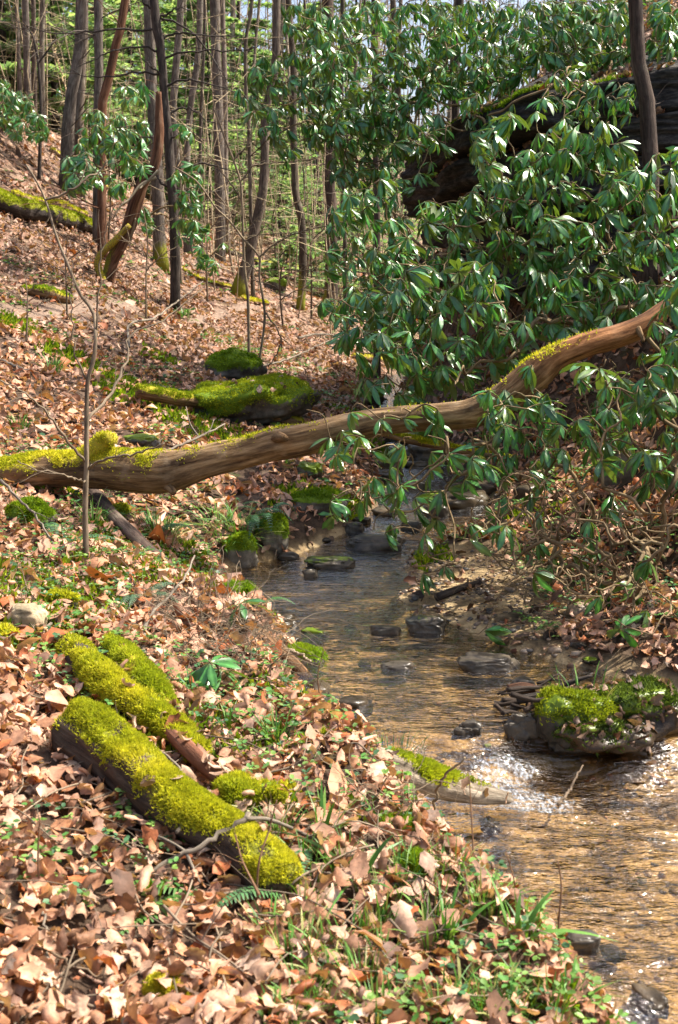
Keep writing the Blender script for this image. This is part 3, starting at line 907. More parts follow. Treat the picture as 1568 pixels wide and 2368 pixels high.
def fuzz(g, V, F, weight, n, size, cols, seed=0):
    """n blades on the quads/tris of a surface, more where weight (per vertex) is high"""
    r_ = np.random.default_rng(seed)
    tris = []
    for f in (F if isinstance(F, (list, tuple)) else [F]):
        f = np.asarray(f)
        tris.append(f[:, :3])
        if f.shape[1] == 4: tris.append(f[:, [0, 2, 3]])
    T = np.concatenate(tris)
    A, B, C = V[T[:, 0]], V[T[:, 1]], V[T[:, 2]]
    nn = np.cross(B - A, C - A)
    ar = np.linalg.norm(nn, axis=1) + 1e-12
    wt = ar * np.clip(weight[T].mean(1), 0, 1) ** 2.2 * np.clip(.62 + 1.1 * vn((A + B + C) * 7.0, seed + 21), .06, 1)
    if wt.sum() <= 0: return
    k = r_.choice(len(T), n, p=wt / wt.sum())
    a, b = r_.random(n), r_.random(n)
    s = a + b > 1
    a[s], b[s] = 1 - a[s], 1 - b[s]
    p = A[k] + (B - A)[k] * a[:, None] + (C - A)[k] * b[:, None]
    nr = nn[k] / ar[k][:, None]
    # clumps: blade height follows a soft noise so cushions form
    cl = .35 + .85 * (vn(p * 30, seed) * .5 + .5) + .75 * (vn(p * 11, seed + 3) * .5 + .5)
    d = nr * .7 + np.array([0, 0, .25]) + r_.normal(0, .45, (n, 3))
    d /= np.linalg.norm(d, axis=1)[:, None]
    sd_ = np.cross(d, r_.normal(0, 1, (n, 3)))
    sd_ /= np.linalg.norm(sd_, axis=1)[:, None] + 1e-9
    L = size * cl[:, None] * r_.uniform(.6, 1.3, n)[:, None]
    wdt = size * .26
    base = p + nr * size * .15 * cl[:, None]
    VV = np.stack([base - sd_ * wdt, base + sd_ * wdt, base + d * L], 1).reshape(-1, 3)
    ci = np.clip((fbm(p * 5, seed + 9, 2) * .4 + .5 + r_.normal(0, .16, n)), 0, .999) * (len(cols) - 1)
    i0 = ci.astype(int)
    fr = (ci - i0)[:, None]
    c = (cols[i0] * (1 - fr) + cols[np.minimum(i0 + 1, len(cols) - 1)] * fr) * r_.uniform(.75, 1.25, (n, 1))
    g.add(VV, np.arange(3 * n).reshape(n, 3), np.repeat(np.column_stack([c, np.zeros(n)]), 3, 0))

# ------------------------------------------------------------------ rocks
def ico(sub):
    import bmesh
    bm = bmesh.new()
    bmesh.ops.create_icosphere(bm, subdivisions=sub, radius=1)
    V = np.array([v.co for v in bm.verts])
    F = np.array([[v.index for v in f.verts] for f in bm.faces])
    bm.free()
    return V, F
ICO4, ICO3 = ico(5), ico(4)

def rock(name, label, c, size, rotz=0, seed=0, moss=.0, mat='stone', cat='rock', blocky=.5, group=None, fz=0, cols=MOSS_G, fsize=.016, amp=.22, hi=True, tint=(1, 1, 1), tilt=0):
    V, F = ICO4 if hi else ICO3
    D = V.copy()
    # squarer than a ball
    D = np.sign(D) * np.abs(D) ** (1 - blocky * .5)
    r = 1 + amp * fbm(V * 1.3 + seed * 3.1, seed, 3) + .05 * vn(V * 6 + seed, seed + 5)
    D = D * r[:, None] * np.asarray(size) / 2
    ct, sn = math.cos(tilt), math.sin(tilt)
    D = np.column_stack([D[:, 0] * ct - D[:, 2] * sn, D[:, 1], D[:, 0] * sn + D[:, 2] * ct])
    ca, sa = math.cos(rotz), math.sin(rotz)
    D = np.column_stack([D[:, 0] * ca - D[:, 1] * sa, D[:, 0] * sa + D[:, 1] * ca, D[:, 2]])
    W = D + np.asarray(c)
    nz = V[:, 2]
    mf = np.clip(moss * 1.5 * np.clip(nz * 1.2 + .25 + .45 * vn(W * 5, seed + 2), 0, 1), 0, 1) if moss else np.zeros(len(V))
    base = np.asarray(c, float) - [0, 0, size[2] * .4]
    C = np.column_stack([np.broadcast_to(tint, (len(V), 3)), mf])
    if fz:
        root = thing(name, label, cat, base, group)
        Geo().add(W, F, C, W * .4).obj('stone', M[mat], root)
        g = Geo()
        fuzz(g, W, F, mf, fz, fsize, cols, seed)
        g.obj('moss', M['moss'], root, 'stuff')
        return root
    me = Geo().add(W, F, C, W * .4).mesh(name, base)
    return tag(link(name, me, M[mat], loc=base), label, cat, group)

def rock_at(u0, u1, vtop, vbot, label, depth=None, dz=None, **kw):
    """a rock that covers u0..u1, vtop..vbot in the view"""
    uc = (u0 + u1) / 2
    y = depth if depth else G(uc, vbot)[1] + .0
    wx = px(u1 - u0, y)
    hz = px(vbot - vtop, y)
    c = P3(uc, (vtop + vbot) / 2, y + wx * .25)
    c[2] += dz or 0
    return rock(kw.pop('name', 'mossy_rock'), label, c, (wx * 1.08, wx * kw.pop('deep', .75), hz * 1.15), **kw)

rock_at(402, 690, 868, 975, 'long slab boulder covered in bright green moss behind the mossy log', moss=1.1, fz=12000, seed=3, blocky=.3, tilt=.10, dz=-.10, rotz=-.15, fsize=.022, deep=.75, amp=.35, cols=MOSS_G * .5 + MOSS_Y * .5)
rock_at(480, 600, 818, 885, 'mossy boulder with leafy ground cover higher on the bank behind the slab boulder', moss=.9, fz=3000, seed=4, blocky=.3, fsize=.022)
rock_at(664, 800, 1140, 1186, 'low dark mossy rock on the creek bank beneath the big fallen trunk', moss=.8, fz=2600, seed=6, blocky=.5)
rock_at(598, 668, 1196, 1280, 'upright mossy stone at the water edge beside the ferns', moss=.9, fz=2600, seed=7, blocky=.3)
rock_at(520, 592, 1240, 1310, 'round mossy hummock on the creek bank left of the upright stone', moss=1, fz=2000, seed=8)
rock_at(690, 740, 1070, 1110, 'small dark mossy rock just under the fallen trunk', moss=.6, seed=9, mat='wet_stone')
rock_at(26, 115, 1158, 1225, 'bright green moss cushion rock below the fallen trunk near the pale sapling', moss=1.1, fz=3200, seed=10, blocky=.2)
rock_at(22, 108, 1400, 1460, 'bare pale tan stone half sunk in leaf litter', moss=.08, seed=12, blocky=.6, tint=(2.0, 1.8, 1.45), name='stone')
rock_at(108, 182, 1374, 1412, 'yellow moss clump beside the bare pale stone', moss=1.2, fz=2200, seed=13, cols=MOSS_Y)
rock_at(-40, 40, 1452, 1495, 'yellow moss cushion right at the edge below the bare pale stone', moss=1.2, fz=1500, seed=14, cols=MOSS_Y)
rock_at(255, 300, 1168, 1205, 'small yellow moss knob behind the brown bare log', moss=1.2, fz=900, seed=15, cols=MOSS_Y)
rock_at(280, 365, 1005, 1040, 'dark hollow-sided mossy rock just behind the fallen trunk stub', moss=.5, seed=16, mat='wet_stone')
rock_at(610, 660, 645, 672, 'small mossy rock on the valley floor near the far log', moss=1, seed=18)
rock_at(340, 440, 2268, 2330, 'yellow-green moss mound among the nearest dead leaves', moss=1.2, fz=5000, seed=19, cols=MOSS_Y, fsize=.012, blocky=.1)
rock_at(920, 1000, 1975, 2030, 'green moss mound at the water edge of the lower pool', moss=1.2, fz=3500, seed=20, fsize=.012, blocky=.1)
rock_at(880, 960, 1890, 1930, 'dark green moss patch mound under the plank log', moss=1.2, fz=2500, seed=21, fsize=.012, blocky=.1)
rock_at(490, 640, 1828, 1895, 'lumpy yellow moss mound between the two mossy logs', moss=1.2, fz=7000, seed=22, cols=MOSS_Y, fsize=.015, blocky=.1, amp=.7)
rock_at(610, 688, 1825, 1862, 'smaller yellow moss knob at the end of the lumpy moss mound', moss=1.2, fz=2500, seed=72, cols=MOSS_Y, fsize=.015, blocky=.1, amp=.5)
rock_at(650, 750, 1500, 1545, 'flat moss-topped stone jutting into the pool from the left bank', moss=1.0, fz=3000, seed=23, blocky=.7)
rock_at(520, 590, 1355, 1385, 'mossy stone at the pool edge below the grass bank', moss=1.0, fz=1500, seed=24)
rock_at(1395, 1460, 1010, 1130, 'grey boulder standing among the rhododendron stems', moss=.5, seed=25, mat='stone', name='boulder', tint=(.8, .8, .8))

def wx_rock(u0, u1, v, h, label, seed, moss=0, mat='wet_stone', lift=.0, **kw):
    """a stone standing in the creek: its waterline is at pixel row v"""
    d = ray((u0 + u1) / 2, v)
    y = 6.0
    for _ in range(30):
        zw = WZ(y)
        y = (zw - CAM_Z) / d[2] * d[1]
    wx = px(u1 - u0, y)
    hz = h
    c = P3((u0 + u1) / 2, v, y + wx * .2)
    c[2] = WZ(y) + hz * .18 + lift
    return rock('creek_stone' if not moss else 'mossy_rock', label, c, (wx, wx * kw.pop('deep', .6), hz * 1.3), seed=seed, moss=moss, mat=mat, blocky=.6, **kw)

wx_rock(700, 820, 1312, .07, 'flat dark stone slab lying in the riffle at the head of the pool', 31, moss=.35)
wx_rock(700, 735, 1335, .06, 'small dark stone in the water below the riffle slab', 32, hi=False)
wx_rock(800, 940, 1268, .10, 'layered dark driftwood-coloured ledge stone above the riffle', 33)
wx_rock(940, 1035, 1462, .10, 'wet angular stone at the tip of the gravel bar', 34, moss=.25)
wx_rock(860, 925, 1466, .05, 'low dark stone breaking the current beside the angular one', 35, hi=False)
wx_rock(1060, 1200, 1548, .07, 'flat grey stone with a stick across it in the riffle', 36)
wx_rock(880, 960, 1545, .05, 'dark wet stone just under the surface in mid pool', 37, hi=False, lift=-.02)
wx_rock(1235, 1420, 1775, .20, 'dark mossy stone at the foot of the little islet', 38, moss=.9, fz=3500, deep=.6, lift=.04, cols=MOSS_G * .45 + MOSS_Y * .35)
wx_rock(1050, 1110, 1738, .05, 'wet dark stone at the lip of the little waterfall', 39, amp=.4)
wx_rock(1165, 1240, 1745, .10, 'black wet stone between the waterfall and the islet', 40, amp=.4)
wx_rock(1180, 1240, 1600, .07, 'brown wet stone at the upstream end of the islet', 41, hi=False)
wx_rock(1300, 1390, 2195, .05, 'dark edge stone under the smooth sheet of water near the nearest bank', 42, hi=False)
wx_rock(640, 690, 1292, .05, 'pebbly dark stone at the left margin of the riffle', 43, hi=False)
wx_rock(1140, 1230, 1455, .10, 'brown boulder stuck in the gravel bar', 44, mat='stone', tint=(.8, .65, .45))
for k, (u, v, s) in enumerate([(955, 1225, 50), (1010, 1190, 60), (1050, 1160, 70), (905, 1150, 60), (960, 1130, 50), (820, 1230, 45), (1100, 1230, 55)]):
    wx_rock(u - s / 2, u + s / 2, v, .09, ['grey stone beside the upper riffle', 'dark stone where the creek bends right', 'wet stone below the hanging leaves', 'flat stone on the left of the upper creek', 'stone furthest up the visible creek bend', 'small stone near the ledge stone', 'stone on the right side of the upper riffle'][k], 50 + k, hi=False, moss=.2 if k % 2 else 0)

SR = np.random.default_rng(404)
ns = 0
for _ in range(1500):
    if ns >= 120: break
    y = SR.uniform(2.9, 12.5) if ns < 70 else SR.uniform(8.9, 18)
    a, b = creek_edges(y)
    x = SR.choice([a + SR.normal(.08, .10), b + SR.normal(-.05, .22), SR.uniform(a, b)], p=[.36, .44, .2])
    if y < 4.4 and x > a + .3: continue
    s = math.exp(SR.normal(math.log(.09), .42)) * (1 if ns < 70 else 2.4)
    z = float(TZ(x, y))
    if z > WZ(y) + .16 or (x > .25 and 6.1 < y < 8.3): continue
    ns += 1
    tn = SR.uniform(.6, 1.5)
    rock('creek_stone', 'wet brown stone among many along the creek margins', (x, y, max(z, WZ(y) - .05) + s * .12), (s, s * SR.uniform(.55, .9), s * SR.uniform(.35, .6)), rotz=SR.uniform(0, 6), seed=500 + ns, mat='wet_stone', moss=.5 if SR.random() < .25 else 0, hi=False, group='stones along the creek margins', blocky=SR.uniform(.3, .8), amp=.35, tint=(tn, tn * .9, tn * .75))

# the little island: an earth clump topped with moss and litter
def island():
    c = P3(1368, 1702, 5.0)
    c[2] = WZ(5.0) + .02
    rock('islet', 'little earth islet topped with moss and small green plants beside the waterfall', c, (px(305, 4.95), .52, .27), seed=61, moss=.42, mat='wet_stone', fz=5200, fsize=.02, blocky=.15, amp=.55, cat='islet', cols=np.array([(.03, .045, .01), (.05, .08, .014), (.08, .12, .025), (.14, .17, .05)]), tint=(1.0, .75, .55))
island()

# ------------------------------------------------------------------ the rock outcrop: beds of dark sandstone
def outcrop():
    # plan line of the face, from the far creek side to the near right end
    # (u, v) of the upper lip and of the foot, with the distance of each
    lip = [P3(925, 345, 14.6), P3(1010, 312, 13.8), P3(1110, 272, 12.8), P3(1210, 238, 12.2), P3(1310, 198, 11.8), P3(1430, 170, 11.4), P3(1568, 138, 11.2), P3(1720, 100, 11.2), P3(1900, 60, 11.6)]
    foot = [P3(905, 640, 14.8), P3(1000, 665, 13.6), P3(1100, 680, 12.4), P3(1200, 690, 11.6), P3(1310, 690, 11.0), P3(1430, 690, 10.6), P3(1568, 690, 10.3), P3(1720, 690, 10.3), P3(1900, 690, 10.6)]
    nU = 170
    lipS, footS = spline(lip, nU), spline(foot, nU)
    root = thing('rock_outcrop', 'dark layered rock outcrop with mossy top edge behind the rhododendrons', 'rock outcrop', footS[80])
    t_beds = [(0, .22), (.22, .46), (.46, .63), (.63, .80), (.80, 1.0)]
    inset = [.55, .75, .25, .12, .0]
    for kb, (a, b) in enumerate(t_beds):
        nT = int(12 + (b - a) * 70)
        tt = np.linspace(a, b, nT)
        Pq = footS[:, None, :] * (1 - tt)[None, :, None] + lipS[:, None, :] * tt[None, :, None]
        back = np.array([.55, .85, 0])
        edge = np.minimum(np.arange(nT), np.arange(nT)[::-1]) / 3.0
        rnd = np.clip(1 - edge, 0, 1) ** 2 * .09
        q = Pq.copy()
        off = inset[kb] + .16 * fbm(q * np.array([1.1, 1.1, 1.1]), 70 + kb, 3) + .05 * vn(q * np.array([1.5, 1.5, 13]), 80 + kb) + .03 * vn(q * np.array([3, 3, 30]), 90) + rnd[None]
        Pq = Pq + back * off[..., None]
        Pq[..., 2] += .10 * vn(np.stack([q[..., 0] * 1.3, q[..., 1] * 1.3, q[..., 0] * 0 + kb], -1), 95)
        # top of bed runs back into the hill
        depthb = np.array([.35, .9, 2.2])
        top = [Pq[:, -1] + back * dd + np.array([0, 0, .06 * dd + (.30 * dd if kb == 4 else 0)]) + np.array([0, 0, 1]) * (.05 * vn(Pq[:, -1] * 2, 96))[:, None] for dd in depthb]
        bot = [Pq[:, 0] + back * dd for dd in (2.2, .9)]
        allP = np.concatenate([np.stack(bot, 1), Pq, np.stack(top, 1)], 1)
        nT2 = allP.shape[1]
        i = np.arange(nU - 1)[:, None] * nT2 + np.arange(nT2 - 1)[None]
        F = np.stack([i, i + nT2, i + nT2 + 1, i + 1], -1).reshape(-1, 4)
        V = allP.reshape(-1, 3)
        tz = np.broadcast_to(np.concatenate([[0, 0], np.linspace(0, 1, nT), [1, 1, 1]]), (nU, nT2)).reshape(-1)
        mf = np.clip((tz - .92) * 9, 0, 1) * np.clip(.3 + vn(V * 1.2, 97), 0, 1) * (.9 if kb == 4 else .5)
        mf = np.maximum(mf, .8 * np.clip(vn(V * .8, 98) - .15, 0, 1))
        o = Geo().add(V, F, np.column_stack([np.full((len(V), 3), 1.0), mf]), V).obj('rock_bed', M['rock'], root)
        if kb == 4:
            g = Geo()
            fuzz(g, V, F, np.clip((tz - .9) * 8, 0, 1) * (tz < .999) * np.clip(.3 + vn(V * 1.2, 97), 0, 1), 5000, .035, MOSS_G, 5)
            g.obj('moss', M['moss'], root, 'stuff')
outcrop()

# ------------------------------------------------------------------ logs
def log(label, pts, wid, depth=None, mat='log_wood', moss=1.0, fz=0, fsize=.016, cols=MOSS_Y, seed=1, name='mossy_log', cat='log', sides=28, amp=.10, ridge=.05, tint=(1, 1, 1), moss_end=None, on_ground=False, lift=0, n=None, group=None, mossdir=(0, 0, 1), thr=.15, bare=.0, endtint=None):
    """pts: pixels along the axis (optionally with own depth); wid: pixel widths there"""
    W, R = [], []
    for k, p in enumerate(pts):
        wp = np.interp(k / (len(pts) - 1), np.linspace(0, 1, len(wid)), wid)
        if len(p) == 3: q = P3(*p)
        elif depth: q = P3(p[0], p[1], depth)
        else:
            q = G(p[0], p[1] + wp * .35)
            r = px(wp, q[1]) / 2
            q = q + np.array([0, 0, r * .75 + lift])
        W.append(q); R.append(px(wp, np.linalg.norm(q - [0, 0, CAM_Z]) * .99) / 2)
    W, R = np.array(W), np.array(R)
    L = np.linalg.norm(np.diff(W, axis=0), axis=1).sum()
    n = n or int(np.clip(L / .02, 20, 220))
    PR = spline(np.column_stack([W, R]), n)
    V, F, ST, Nn = tube(PR[:, :3], PR[:, 3], sides, amp=amp, freq=5, seed=seed, ridge=ridge, ridges=8)
    md = np.asarray(mossdir, float); md /= np.linalg.norm(md)
    nz = Nn @ md
    sfrac = np.clip(ST[:, 2] / ST[:, 2].max(), 0, 1)
    prof = np.interp(sfrac, np.linspace(0, 1, len(moss)), moss) if isinstance(moss, (list, tuple)) else np.full(len(V), moss)
    mf = np.clip((nz * 1.0 + thr + .55 * fbm(V * 7, seed + 4, 2)) * 1.2, 0, 1) * prof
    if bare: mf = mf * np.clip(.85 + 1.5 * bare * fbm(V * 5.0 + seed, seed + 11, 3), 0, 1)
    mf[-2:] = 0                                                # sawn or broken ends stay bare
    tv = np.array(tint, float) * np.ones((len(V), 1))
    if endtint is not None: tv = tv * (1 + (np.array(endtint) - 1) * np.clip((sfrac - .72) / .1, 0, 1)[:, None])
    b = PR[0, :3] - [0, 0, PR[0, 3]]
    root = thing(name, label, cat, b, group)
    Geo().add(V, F, np.column_stack([tv, mf]), ST).obj('trunk', M[mat], root)
    if fz:
        g = Geo()
        fuzz(g, V, F, mf, fz, fsize, cols, seed)
        g.obj('moss', M['moss'], root, 'stuff')
    return root, PR

def twig_part(root, pts, w0, w1, mat='twig', name='branch_stub', moss=.1, n=16, amp=.1, tint=(1, 1, 1)):
    W = np.array([p if len(p) == 4 else P3(*p) for p in pts])[:, :3]
    Q = spline(W, n)
    y = Q[:, 1].mean()
    V, F, ST, _ = tube(Q, np.linspace(px(w0, y), px(w1, y), n) / 2, 10, amp=amp)
    o = Geo().add(V, F, (*tint, moss), ST).obj(name, M[mat], root)
    if moss > .4:
        g = Geo()
        fuzz(g, V, F, np.clip(moss + .6 * vn(V * 12, 4), 0, 1), 1500, .016, MOSS_Y, 3)
        g.obj('moss', M['moss'], root, 'stuff')
    return o

root, _ = log('long barkless brown trunk fallen across the creek, yellow moss along its upper side',
    [(-120, 1112, 7.9), (-40, 1106, 7.85), (100, 1090, 7.8), (210, 1082, 7.75), (300, 1088, 7.7), (390, 1090, 7.65), (480, 1066, 7.6), (560, 1048, 7.6), (640, 1028, 7.55), (700, 1018, 7.5), (800, 992, 7.5), (900, 974, 7.45), (1000, 964, 7.4), (1080, 958, 7.35), (1140, 938, 7.3), (1190, 906, 7.3), (1240, 862, 7.3), (1290, 824, 7.3), (1360, 796, 7.3), (1430, 776, 7.35), (1490, 750, 7.4), (1535, 716, 7.5), (1570, 690, 7.6)],
    [82, 82, 80, 88, 94, 94, 78, 74, 78, 74, 66, 62, 58, 62, 74, 78, 74, 60, 55, 50, 45, 37, 31],
    moss=[.95, .95, 1.0, .9, .8, .25, .45, .5, .2, .05, .25, .05, .5, .55, .05, .0, .0], fz=13000, fsize=.016, seed=2, name='fallen_trunk', cat='fallen tree', sides=40, amp=.10, ridge=.085, n=320, thr=-.15, endtint=(1.2, .85, .7))
twig_part(root, [(200, 1066, 7.75), (226, 1036, 7.72), (246, 1018, 7.7), (262, 1014, 7.66)], 66, 30, 'log_wood', 'branch_stub', .7, amp=.35)
twig_part(root, [(640, 1012, 7.5), (655, 1012, 7.35), (660, 1014, 7.31)], 34, 16, 'log_wood', 'knot', .25, amp=.3, tint=(.75, .7, .65))
twig_part(root, [(1474, 760, 7.33), (1484, 778, 7.28), (1488, 790, 7.26)], 18, 6, 'log_wood', 'branch_stub', .0)
twig_part(root, [(380, 1120, 7.6), (396, 1132, 7.52), (402, 1140, 7.48)], 26, 14, 'log_wood', 'knot', .0)

log('green mossy log lying from the bank to the fallen trunk, below the slab boulder', [(318, 930), (400, 944), (480, 956), (600, 980), (700, 1002)], [34, 34, 30, 28, 22], fz=7000, cols=MOSS_G * .6 + MOSS_Y * .4, seed=4, moss=1.1, lift=.10)
log('bare brown log running downhill with a broken branch collar', [(160, 1085), (215, 1150), (262, 1205), (305, 1250), (345, 1285), (385, 1312)], [30, 32, 32, 34, 28, 22], moss=.12, seed=5, mat='bark_dark', tint=(1.9, 1.7, 1.6), name='bare_log', lift=.03)
log('thickest of the near mossy logs, coated in yellow moss, one side bare and dark', [(178, 1690), (240, 1735), (310, 1800), (390, 1868), (470, 1920), (545, 1965), (610, 2015), (655, 2055)], [128, 136, 138, 134, 128, 124, 118, 96], fz=52000, fsize=.010, seed=6, mat='bark_grey', tint=(.62, .52, .42), moss=[.7, 1.1, 1.1, 1.1, 1.1, 1.1, 1.1], lift=.02, sides=40, mossdir=(.5, -.05, 1), thr=.22, amp=.2, bare=1.1)
log('thinner shaggy moss-covered log behind the thickest one', [(165, 1515), (225, 1575), (290, 1628), (350, 1668), (410, 1715), (460, 1765)], [62, 74, 76, 72, 62, 46], fz=22000, fsize=.015, seed=7, mat='bark_dark', moss=1.2, lift=.03, mossdir=(.2, -.3, 1), thr=.45, amp=.22, bare=.9)
log('decayed reddish wood length between the two near mossy logs', [(395, 1730), (450, 1785), (500, 1835), (530, 1860)], [34, 40, 36, 22], seed=8, mat='bark_red', moss=.2, tint=(1.7, 1.6, 1.7), name='rotten_log', lift=.06)
log('green mossy log end lying beyond the shaggy log', [(250, 1500), (310, 1550), (350, 1600), (390, 1650)], [40, 56, 60, 40], fz=9000, seed=9, moss=1.2, cols=MOSS_G * .5 + MOSS_Y * .5, lift=.02, thr=.5)
log('weathered plank-like log along the pool edge, moss on its back and pale bare tip', [(735, 1700, 4.08), (810, 1730, 4.08), (890, 1766, 4.1), (980, 1800, 4.18), (1080, 1830, 4.28), (1178, 1846, 4.35)], [34, 46, 64, 70, 56, 26], fz=9000, fsize=.014, cols=MOSS_G * .5 + MOSS_Y * .5, seed=10, moss=[.9, 1.0, 1.0, .9, .35, .0], tint=(1.8, 1.8, 1.6), mat='bark_grey', depth=None, lift=.0, bare=1.0, amp=.22, thr=.0)
log('round brown log end poking out of the bank over the pool', [(585, 1445), (640, 1498), (690, 1545), (716, 1572)], [26, 26, 26, 22], moss=.15, seed=11, name='bare_log', tint=(.8, .7, .7), depth=5.75)
log('lower mossy brown log poking out of the bank into the pool', [(560, 1545), (610, 1585), (662, 1618)], [30, 28, 16], moss=.6, seed=12, name='bare_log', tint=(.7, .65, .6), depth=5.5)
log('big mossy log lying across the leafy slope', [(-30, 462), (40, 492), (110, 506), (180, 524), (232, 536)], [46, 44, 42, 32, 18], fz=5000, fsize=.03, cols=MOSS_G * .5 + MOSS_Y * .5, seed=13, moss=1.1, lift=.05, thr=.3, mat='bark_dark')
log('thin yellow mossy pole lying just above the big slope log', [(30, 462), (90, 480), (140, 490), (200, 510)], [14, 16, 18, 8], fz=1600, fsize=.03, seed=14, moss=1.2, lift=.08)
log('mossy flat slab of wood beside the dirt path', [(55, 672), (110, 684), (168, 698)], [18, 30, 16], fz=1200, fsize=.025, cols=MOSS_G, seed=15, moss=.8)
log('yellow-green mossy pole on the slope under the small rhododendron', [(118, 348), (150, 368), (180, 378)], [10, 12, 8], moss=1.2, seed=16, fz=500, fsize=.035)
log('dark mossy log across the far valley floor', [(590, 610), (640, 616), (700, 622), (752, 622)], [14, 16, 12, 8], moss=.7, seed=17, mat='bark_dark')
log('short dark log beyond the straight thick trunk', [(520, 580), (555, 592), (600, 604)], [18, 14, 9], moss=.6, seed=18, mat='bark_dark')
log('mossy pole lying downhill from the grey trunk foot', [(420, 622), (450, 640), (490, 656), (545, 668)], [8, 8, 10, 5], moss=1.1, seed=19, fz=400, fsize=.03)
log('yellow moss log under the thin pole-like trunk', [(560, 690), (590, 700), (620, 704)], [10, 12, 7], moss=1.2, seed=20, fz=500, fsize=.035)
log('bright yellow mossy log in the gully below the rhododendron', [(820, 826), (870, 834), (940, 842), (990, 850)], [14, 18, 14, 10], moss=1.2, seed=21, fz=1400, fsize=.028)
log('mossy pole crossing the upper creek under the hanging leaves', [(880, 1000), (960, 1020), (1040, 1036), (1120, 1052), (1180, 1060)], [16, 18, 16, 14, 8], moss=1.0, seed=22, fz=3000, fsize=.018, depth=8.9)
log('dark driftwood stick lying on the sand bar', [(1010, 1385), (1060, 1368), (1110, 1350)], [20, 16, 12], moss=.05, seed=23, mat='bark_dark', name='driftwood', cat='driftwood', lift=.01)
log('black wet branch lying on the islet', [(1195, 1620), (1260, 1604), (1320, 1578), (1370, 1562)], [20, 16, 12, 7], moss=.0, seed=24, mat='bark_dark', name='driftwood', cat='driftwood', depth=5.15)
log('broken pale-ended stick leaning on the islet moss', [(1245, 1650), (1290, 1618), (1330, 1595)], [16, 14, 12], moss=.0, seed=25, mat='bark_dark', name='driftwood', cat='driftwood', depth=4.98, tint=(1.7, 1.5, 1.4))
log('thick rotten branch stuck in the upstream end of the islet', [(1175, 1596), (1215, 1590), (1270, 1600)], [26, 24, 10], moss=.0, seed=26, mat='bark_red', name='driftwood', cat='driftwood', depth=5.3, tint=(.8, .8, .8))
log('dark stump-like branch slanting on the right bank litter', [(1425, 1500), (1470, 1455), (1510, 1400)], [22, 20, 14], moss=.05, seed=27, mat='bark_dark', name='driftwood', cat='driftwood', lift=.03)
log('yellowish mossy pole lying in the shade of the far left slope', [(200, 418), (250, 436), (290, 460)], [6, 9, 6], moss=1.1, seed=28)

DR = np.random.default_rng(8)
for k in range(20):
    u, v, y = DR.uniform(1170, 1340), DR.uniform(1570, 1690), DR.uniform(4.85, 5.25)
    q = P3(u, v, y); q[2] = np.clip(q[2], WZ(y) + .03, WZ(y) + .24)
    a = DR.uniform(-.5, .9); L = DR.uniform(.12, .34)
    d = np.array([math.cos(a), .4 * math.sin(a) + .2, DR.uniform(-.25, .35)]) * L / 2
    r0 = DR.uniform(.006, .016)
    V, F, ST, _ = tube(spline([q - d, q + DR.normal(0, .012, 3), q + d], 12), np.linspace(r0, r0 * .6, 12), 7, amp=.2, seed=k)
    br = DR.uniform(.6, 1.8)
    o = link('driftwood', Geo().add(V, F, (br, br * .9, br * .8, 0), ST).mesh('driftwood', q), M['bark_dark'], loc=q)
    tag(o, 'short dark stick in the debris heap at the upstream end of the islet', 'driftwood', 'driftwood heaped on the islet')
# ------------------------------------------------------------------ rhododendrons
def leaf_shape(seed, nl=6):
    """one drooping evergreen leaf, 1 long, along +X, face up +Z: V, F, C"""
    r_ = np.random.default_rng(seed)
    t = np.linspace(0, 1, nl + 1)
    halfw = .116 * np.clip(np.sin(np.clip((t - .1) / .9, 0, 1) * math.pi) ** .62, 0, 1) * (1 + .25 * (t - .4)) + np.where(t < .12, .012, .006)
    halfw[-1] = .006
    arch = r_.uniform(.10, .34)
    fold = r_.uniform(.05, .32)
    tw = r_.uniform(-.25, .25)
    s = np.array([-1, -.55, 0, .55, 1])
    X = np.broadcast_to((t - .06 * t ** 2)[:, None], (nl + 1, 5))
    Y = halfw[:, None] * s[None]
    Z = -arch * t[:, None] ** 2 + halfw[:, None] * np.abs(s)[None] * fold * 1.6 - .02 * (np.abs(s)[None] > .9) + .012 * r_.normal(0, 1, (nl + 1, 5)) * (np.abs(s)[None] > .3)
    a = tw * t[:, None]
    Y, Z = Y * np.cos(a) - (Z + arch * t[:, None] ** 2) * np.sin(a), Z + Y * np.sin(a)
    V = np.stack([X, Y, Z], -1).reshape(-1, 3)
    i = np.arange(nl)[:, None] * 5 + np.arange(4)[None]
    F = np.stack([i, i + 5, i + 6, i + 1], -1).reshape(-1, 4)
    kind = r_.random()
    base = np.array([.042, .155, .026]) * r_.uniform(.65, 1.5)
    if kind > .86: base = np.array([.075, .14, .025])
    if kind > .965: base = np.array([.20, .16, .02])
    rib = np.where(np.abs(s) < .1, 1.7, 1.0)
    c = base[None, None] * rib[None, :, None] * (1 + .12 * r_.normal(0, 1, (nl + 1, 5, 1)))
    c = np.where((t < .12)[:, None, None], np.array([.16, .2, .05]), c)
    C = np.concatenate([np.clip(c, .004, 1), np.zeros((nl + 1, 5, 1))], -1).reshape(-1, 4)
    return V, F, C
LEAVES = [leaf_shape(300 + k) for k in range(28)]
LEAVES_LO = [leaf_shape(300 + k, 3) for k in range(28)]
LEAF_ME = [make_mesh('leaf', V, F, C, V * .15) for V, F, C in LEAVES]
for me in LEAF_ME: me.materials.append(M['leaf_green'])

def in_poly(poly, p):
    x, y = p
    c = False
    for k in range(len(poly)):
        x1, y1 = poly[k]; x2, y2 = poly[k - 1]
        if (y1 > y) != (y2 > y) and x < (x2 - x1) * (y - y1) / (y2 - y1) + x1: c = not c
    return c

